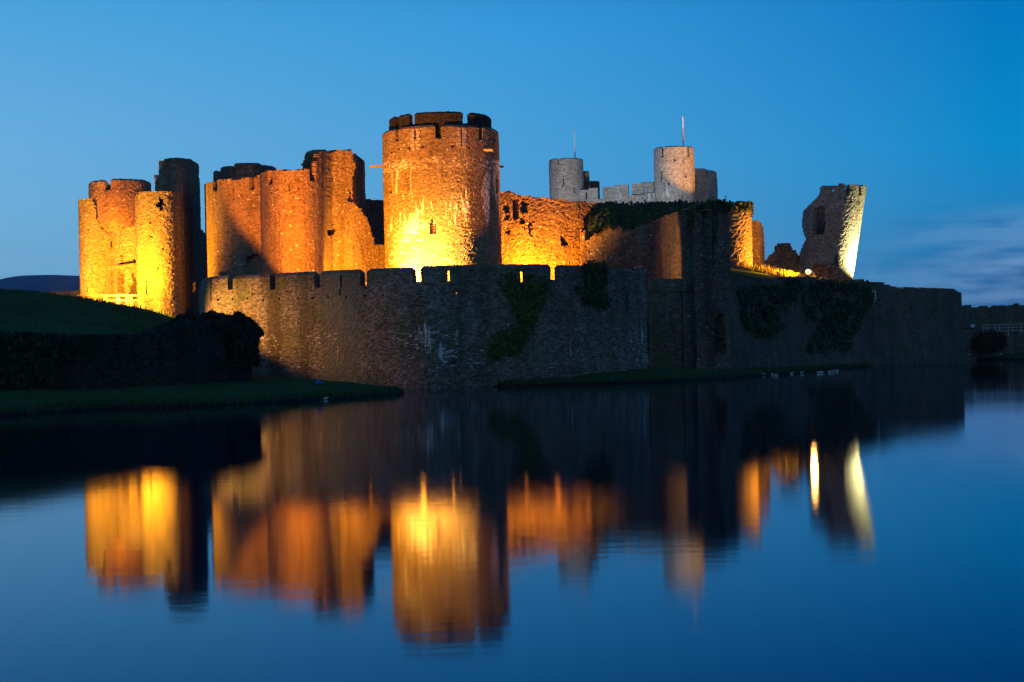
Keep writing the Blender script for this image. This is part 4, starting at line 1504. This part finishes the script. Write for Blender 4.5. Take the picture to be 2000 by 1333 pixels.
# grass fringe on banks
mb = MB()
n = 9000
hX = rng.uniform(-45, -20, n)
hY = rng.uniform(108, 140, n)
hzz = ground_z(hX, hY)
k_ = hzz > 3.0
hX, hY, hzz = hX[k_], hY[k_], hzz[k_]
n = len(hX)
tall = rng.uniform(.06, .2, n) * (1 + .8 * vnoise(hX, hY, 2.0, 51))
b0 = np.stack([hX, hY, hzz - .03], -1)
bl = rng.normal(0, .5, (n, 2)) * tall[:, None]
tp = b0 + np.stack([bl[:, 0], bl[:, 1], tall], -1)
ang = rng.uniform(0, 3.14, n)
ax = np.stack([np.cos(ang), np.sin(ang), np.zeros(n)], -1) * .04
mb.quad_soup(np.stack([b0 - ax, b0 + ax, tp + ax * .3, tp - ax * .3], 1))
pts = []
fr_px = np.array(shore_px[1:], float)
for k in range(9000):
    i = rng.integers(0, len(fr_px) - 1)
    t = rng.uniform()
    p = fr_px[i] * (1 - t) + fr_px[i + 1] * t
    pts.append(p)
pts = np.array(pts)
G = np.array([onz(*p) for p in pts])
G[:, 1] += np.abs(rng.normal(.5, 1.3, len(G)))
G[:, 0] += rng.normal(0, .3, len(G))
keep = inpoly(G[:, 0], G[:, 1], shore)
G = G[keep]
gz = ground_z(G[:, 0], G[:, 1])
n = len(G)
hh = rng.uniform(.08, .28, n)
b0 = np.stack([G[:, 0], G[:, 1], gz - .03], -1)
bl = rng.normal(0, .4, (n, 2)) * hh[:, None]
tp = b0 + np.stack([bl[:, 0], bl[:, 1], hh], -1)
ang = rng.uniform(0, 3.14, n)
ax = np.stack([np.cos(ang), np.sin(ang), np.zeros(n)], -1) * .035
mb.quad_soup(np.stack([b0 - ax, b0 + ax, tp + ax * .3, tp - ax * .3], 1))
tag(mb.build('bank_grass', M['blade']), 'rough grass fringing the water along the banks', 'grass', kind='stuff')

# small lit plant above the left end of the curtain wall
pp = at(434, 541, 143.5)
mb = MB()
n = 150
P = np.stack([pp[0] + rng.normal(0, .22, n), 143.5 + rng.normal(0, .2, n), pp[2] + rng.uniform(-.6, .42, n)], -1)
P[:, 0] += (P[:, 2] - pp[2]) * .5
leaves(mb, P, np.tile([-.5, -.8, .3], (n, 1)), .16)
mb.bar((pp[0] - .2, 143.5, pp[2] - 2.8), (pp[0], 143.5, pp[2] + .2), .04, .02)
tag(mb.build('shrub', M['dryblade']), 'small golden lit shrub peeping over the left end of the curtain wall', 'shrub')

# ------------------------------------------------------------------ far right shore
fq, _ = resample([xy(1866, 262, 640), xy(1905, 290, 640), xy(2120, 300, 640)], .35)
zs = zgrid(1, 11.5, .3)
px, py, Z = cellproj(fq, zs)
ft = [(1860, 601), (1900, 600), (1920, 601), (1940, 599), (1960, 598.5), (1980, 597), (2000, 596.5), (2120, 594)]
mb = MB()
shell(mb, fq, zs, top_mask(px, py + 1.5 * np.sin(px / 5.0), ft, .8), 1.2, amp=.1)
tag(mb.build('dam_wall', M['east']), 'long dark far wall with an uneven top at the right edge behind the white railing', 'wall')
aq, _ = resample([xy(1868, 239, 680), xy(1888, 239.5, 680), xy(1912, 241, 680), xy(2120, 243, 680)], .3)
zs = zgrid(-.8, 5.0, .25)
px, py, Z = cellproj(aq, zs)
mb = MB()
shell(mb, aq, zs, top_mask(px, py, [(1860, 648), (1885, 645), (1905, 642), (1930, 648), (1960, 650), (2120, 650)], 1.2), 3.0, amp=.08)
tag(mb.build('abutment_wall', M['east']), 'dark stone abutment rising from the water under the white railing at far right', 'wall')
mb = MB()
n = 1800
bc = at(1936, 668, 238.5)
u_ = rng.normal(0, 1, (n, 3))
u_ /= np.linalg.norm(u_, axis=1, keepdims=True)
rr = rng.uniform(.7, 1.05, n)[:, None]
P = np.array([bc[0], 239.2, bc[2]]) + u_ * rr * np.array([2.3, 1.0, 1.55])
leaves(mb, P, u_, .28)
M['rust'] = leafmat('rusty_leaves', (.03, .018, .006), (.09, .05, .015))
tag(mb.build('bush', M['rust']), 'rusty brown bush growing on the abutment under the white railing', 'bush')
t_rf = thing('footbridge_railing', (at(1960, 648, 240)[0], 240, 4.5), 'white three rail footbridge railing at the far right above the water', 'railing')
for x, y0, y1, d in ((1920, 635.5, 651, 240.5), (1944.4, 635, 655, 240.5), (1969.2, 634, 657, 240.5), (1994.5, 633, 652, 240.5), (2019, 632, 652, 240.5), (1927.5, 636, 648, 242.5), (1952, 635.5, 647.5, 242.5), (1977, 634.5, 647, 242.5), (2002, 634, 647, 242.5)):
    a, b = at(x, y0, d), at(x, y1, d)
    mb = MB()
    mb.box((a[0], d, (a[2] + b[2]) / 2), (.06, .05, (a[2] - b[2]) / 2))
    mb.build('post', M['rail'], t_rf)
for y0, y1 in ((635.5, 631.8), (641.5, 638.5), (647.5, 645)):
    a, b = at(1919, y0, 240.42), at(2030, y1, 240.42)
    mb = MB()
    mb.bar(a, b, .055, .055, 4)
    mb.build('rail', M['rail'], t_rf)
sg = at(1900, 637, 241)
t_sg = thing('information_board', (sg[0], 241, sg[2] - .8), 'small pale tilted information board standing left of the white railing', 'sign')
mb = MB()
mb.box((sg[0], 241, sg[2]), (.27, .03, .24), rx=-.5, ry=-.25)
pn = mb.build('panel', M['signw'], t_sg)
mb = MB()
mb.box((sg[0] + .03, 240.95, sg[2]), (.09, .012, .07), rx=-.5, ry=-.25)
mb.build('panel_print', M['signb'], pn)
mb = MB()
mb.bar((sg[0], 241.1, sg[2] - 1.0), (sg[0], 241.08, sg[2] - .15), .04)
mb.build('post', M['iron'], t_sg)


# ------------------------------------------------------------------ gulls, post, litter
def gull_mesh():
    mb = MB()
    prof = [(-.22, .012, .02), (-.16, .045, .015), (-.08, .075, .0), (.0, .085, -.005), (.07, .075, .0), (.12, .05, .03), (.145, .04, .07), (.165, .045, .105), (.19, .04, .125), (.215, .018, .12), (.25, .006, .112)]
    k = 10
    t = np.arange(k) * 2 * np.pi / k
    v, f = [], []
    for x, r, zo in prof:
        for s in t:
            v.append((x, r * math.cos(s) * .95, .09 + zo + r * math.sin(s)))
    for j in range(len(prof) - 1):
        f += [(j * k + i, (j + 1) * k + i, (j + 1) * k + (i + 1) % k, j * k + (i + 1) % k) for i in range(k)]
    mb.add(v, f)
    for sd in (-1, 1):      # folded wings
        mb.add([(.08, sd * .085, .12), (-.02, sd * .1, .16), (-.24, sd * .03, .13), (-.27, sd * .01, .12), (-.1, sd * .095, .09), (-.05, sd * .03, .19), (.06, sd * .04, .175)], [(0, 1, 6), (1, 5, 6), (1, 2, 5), (1, 4, 2), (0, 4, 1), (2, 4, 3)])
        mb.bar((.0, sd * .03, -.02), (.0, sd * .03, .06), .008)
    return mb


gulls = [(1457, 736, 'on the water, leftmost of the birds in front of the right bank'), (1469, 728, 'at the right bank edge just behind the leftmost swimming gull'), (1490.5, 733.5, 'alone on the water right of the leftmost pair'),
         (1507, 724, 'on the grass above the middle cluster of birds'), (1518.5, 727, 'on the grass edge right above the middle cluster'), (1509, 733, 'on the water in the middle cluster of birds'),
         (1516, 735, 'on the water, right one of the middle cluster'), (1546.7, 731, 'on the water alone between the middle cluster and the right group'), (1566, 730, 'on the water small and dim left of the right group'),
         (1598.5, 730, 'on the water, bright one leading the right group'), (1604.5, 729, 'on the water close behind the bright one of the right group'), (1621, 728, 'on the water third from the right end of the row'),
         (1628, 727, 'on the water second from the right end of the row'), (1635, 726, 'on the water at the right end of the row'), (1406, 732, 'alone at the bank edge below the dark archway'),
         (543.6, 742, 'on the left spit beside the big dark bush'), (581.6, 743.5, 'on the left spit between the bush and the blue litter'), (597.8, 745, 'on the left spit just left of the blue litter'), (703, 742, 'on the left spit right of the blue litter'),
         (985, 740, 'on the bank just left of the white stake'), (1066.5, 732, 'on the bank right of the white stake'), (636.7, 781, 'floating in front of the left spit'), (1894, 694, 'at the foot of the round wall corner at far right'), (1954, 693, 'by the water below the rusty bush at far right')]
gm_ = gull_mesh()
g0 = None
for k, (x, y, where) in enumerate(gulls):
    p = onz(x, y)
    if k in (3, 4, 15, 16, 17, 18, 19, 20, 14):     # standing on the bank
        for d in np.arange(p[1] - 2, p[1] + 14, .25):
            pt = at(x, y, d)
            if pt[2] <= float(ground_z(np.array([pt[0]]), np.array([d]))[0]) + .02:
                p = pt
                break
    if k in (22, 23):
        p = at(x, y, 237.8)
    if g0 is None:
        g0 = gm_.build('gull', M['gull'], smooth=True)
        o = g0
    else:
        o = g0.copy()
        SC.collection.objects.link(o)
    o.location = (p[0], p[1], max(p[2], -.02))
    o.rotation_euler = (0, 0, random.choice([0, math.pi]) + random.uniform(-.7, .7))
    sc_ = random.uniform(.75, 1.0)
    o.scale = (sc_, sc_, sc_)
    tag(o, 'white gull ' + where, 'gull', 'gulls by the water')
p = onz(994.5, 752)
mb = MB()
mb.bar((p[0], p[1], -.4), (p[0] - .01, p[1], at(994, 733, p[1])[2]), .05, .045, 8)
tag(mb.build('stake', M['limew']), 'thin white stake standing at the water edge in front of the curtain wall', 'stake')
p = at(621, 750, 128)
for d in np.arange(100, 140, .3):
    p = at(621, 751, d)
    if p[2] <= float(ground_z(np.array([p[0]]), np.array([d]))[0]):
        break
mb = MB()
mb.lathe((p[0], p[1], p[2]), [(.12, 0), (.24, .06), (.22, .16), (.1, .26), (.02, .3)], 9)
mb.lathe((p[0] + .3, p[1] + .05, p[2]), [(.08, 0), (.15, .05), (.1, .14), (.02, .16)], 7)
bo = mb.build('litter_bag', M['blue'])
bo.data.transform(Matrix.Identity(4))
tag(bo, 'crumpled blue plastic litter lying on the left grass spit', 'litter')

# ------------------------------------------------------------------ castle floodlights
spot('floodlight_gate', (-38.8, 171.4, 9.0), at(262, 500, 179), 60000, SOD, 150, .8, .6)
spot('floodlight_drum_left', (-46.3, 175.5, 8.3), (-43.2, 184, 13), 30000, SOD, 100, .8, .3)
spot('floodlight_court', (-44.6, 191.6, 15.9), at(235, 400, 196), 12000, ORG, 140, .8)
spot('floodlight_curtain', (-29.4, 135.6, 7.3), (-21.5, 138.2, 4.2), 20000, (1, .40, .06), 85, .9, .5)
spot('floodlight_ward', (-20.3, 148, 7), (-15.4, 172, 24.5), 140000, (1, .25, .002), 60, .2)
spot('floodlight_gap', (-15.9, 167.0, 7.2), at(712, 455, 177), 46000, (1, .33, .006), 85, .7)
spot('floodlight_drum', (CX - 4.1, CY - 9.7, 7.6), (CX - 1.6, CY - 5.5, 10.8), 165000, (1, .42, .06), 78, .9)
spot('floodlight_hall', at(1050, 560, 181.3), at(1050, 480, 185), 34000, (1, .28, .006), 140, .8)
spot('floodlight_gallery', (6, 157, 7), (15.6, 164, 11), 7000, (1, .45, .10), 50, .5)
spot('floodlight_rubble', (lp[0] - .7, lp[1] - .1, lp[2] + .05), at(1440, 480, 190), 24000, (1, .33, .008), 140, .6, .12)
spot('floodlight_lean', (43.2, 206.8, 10.3), (40.6, 208.0, 16), 34000, (1, .88, .40), 120, .8)
pl_ = bpy.data.lights.new('floodlight_glare', 'POINT')
pl_.energy = 1500
pl_.color = (1, .42, .08)
pl_.shadow_soft_size = .3
po_ = bpy.data.objects.new('floodlight_glare', pl_)
po_.location = (lp[0] + .1, lp[1] - .45, lp[2] + .25)
SC.collection.objects.link(po_)
spot('floodlight_pale', (6, 212, 9), (18, 247, 25), 36000, (.95, .97, 1.0), 60, .8)
spot('floodlight_warm', (38, 222, 12), (24.8, 246, 33), 80000, (1, .36, .07), 24, .35)

# ------------------------------------------------------------------ thin dusk air
hb = MB()
hb.box((0, 4500, 85), (7000, 5200, 87.5))
hm_ = bpy.data.materials.new('dusk_air')
hm_.use_nodes = True
ht = hm_.node_tree
for n in list(ht.nodes):
    if n.type != 'OUTPUT_MATERIAL':
        ht.nodes.remove(n)
pv = N(ht, 'ShaderNodeVolumePrincipled')
pv.inputs['Color'].default_value = (.85, .9, 1, 1)
pv.inputs['Density'].default_value = 6e-5
ht.links.new(pv.outputs[0], ht.nodes['Material Output'].inputs['Volume'])
hz = hb.build('haze', hm_)
tag(hz, kind='stuff')
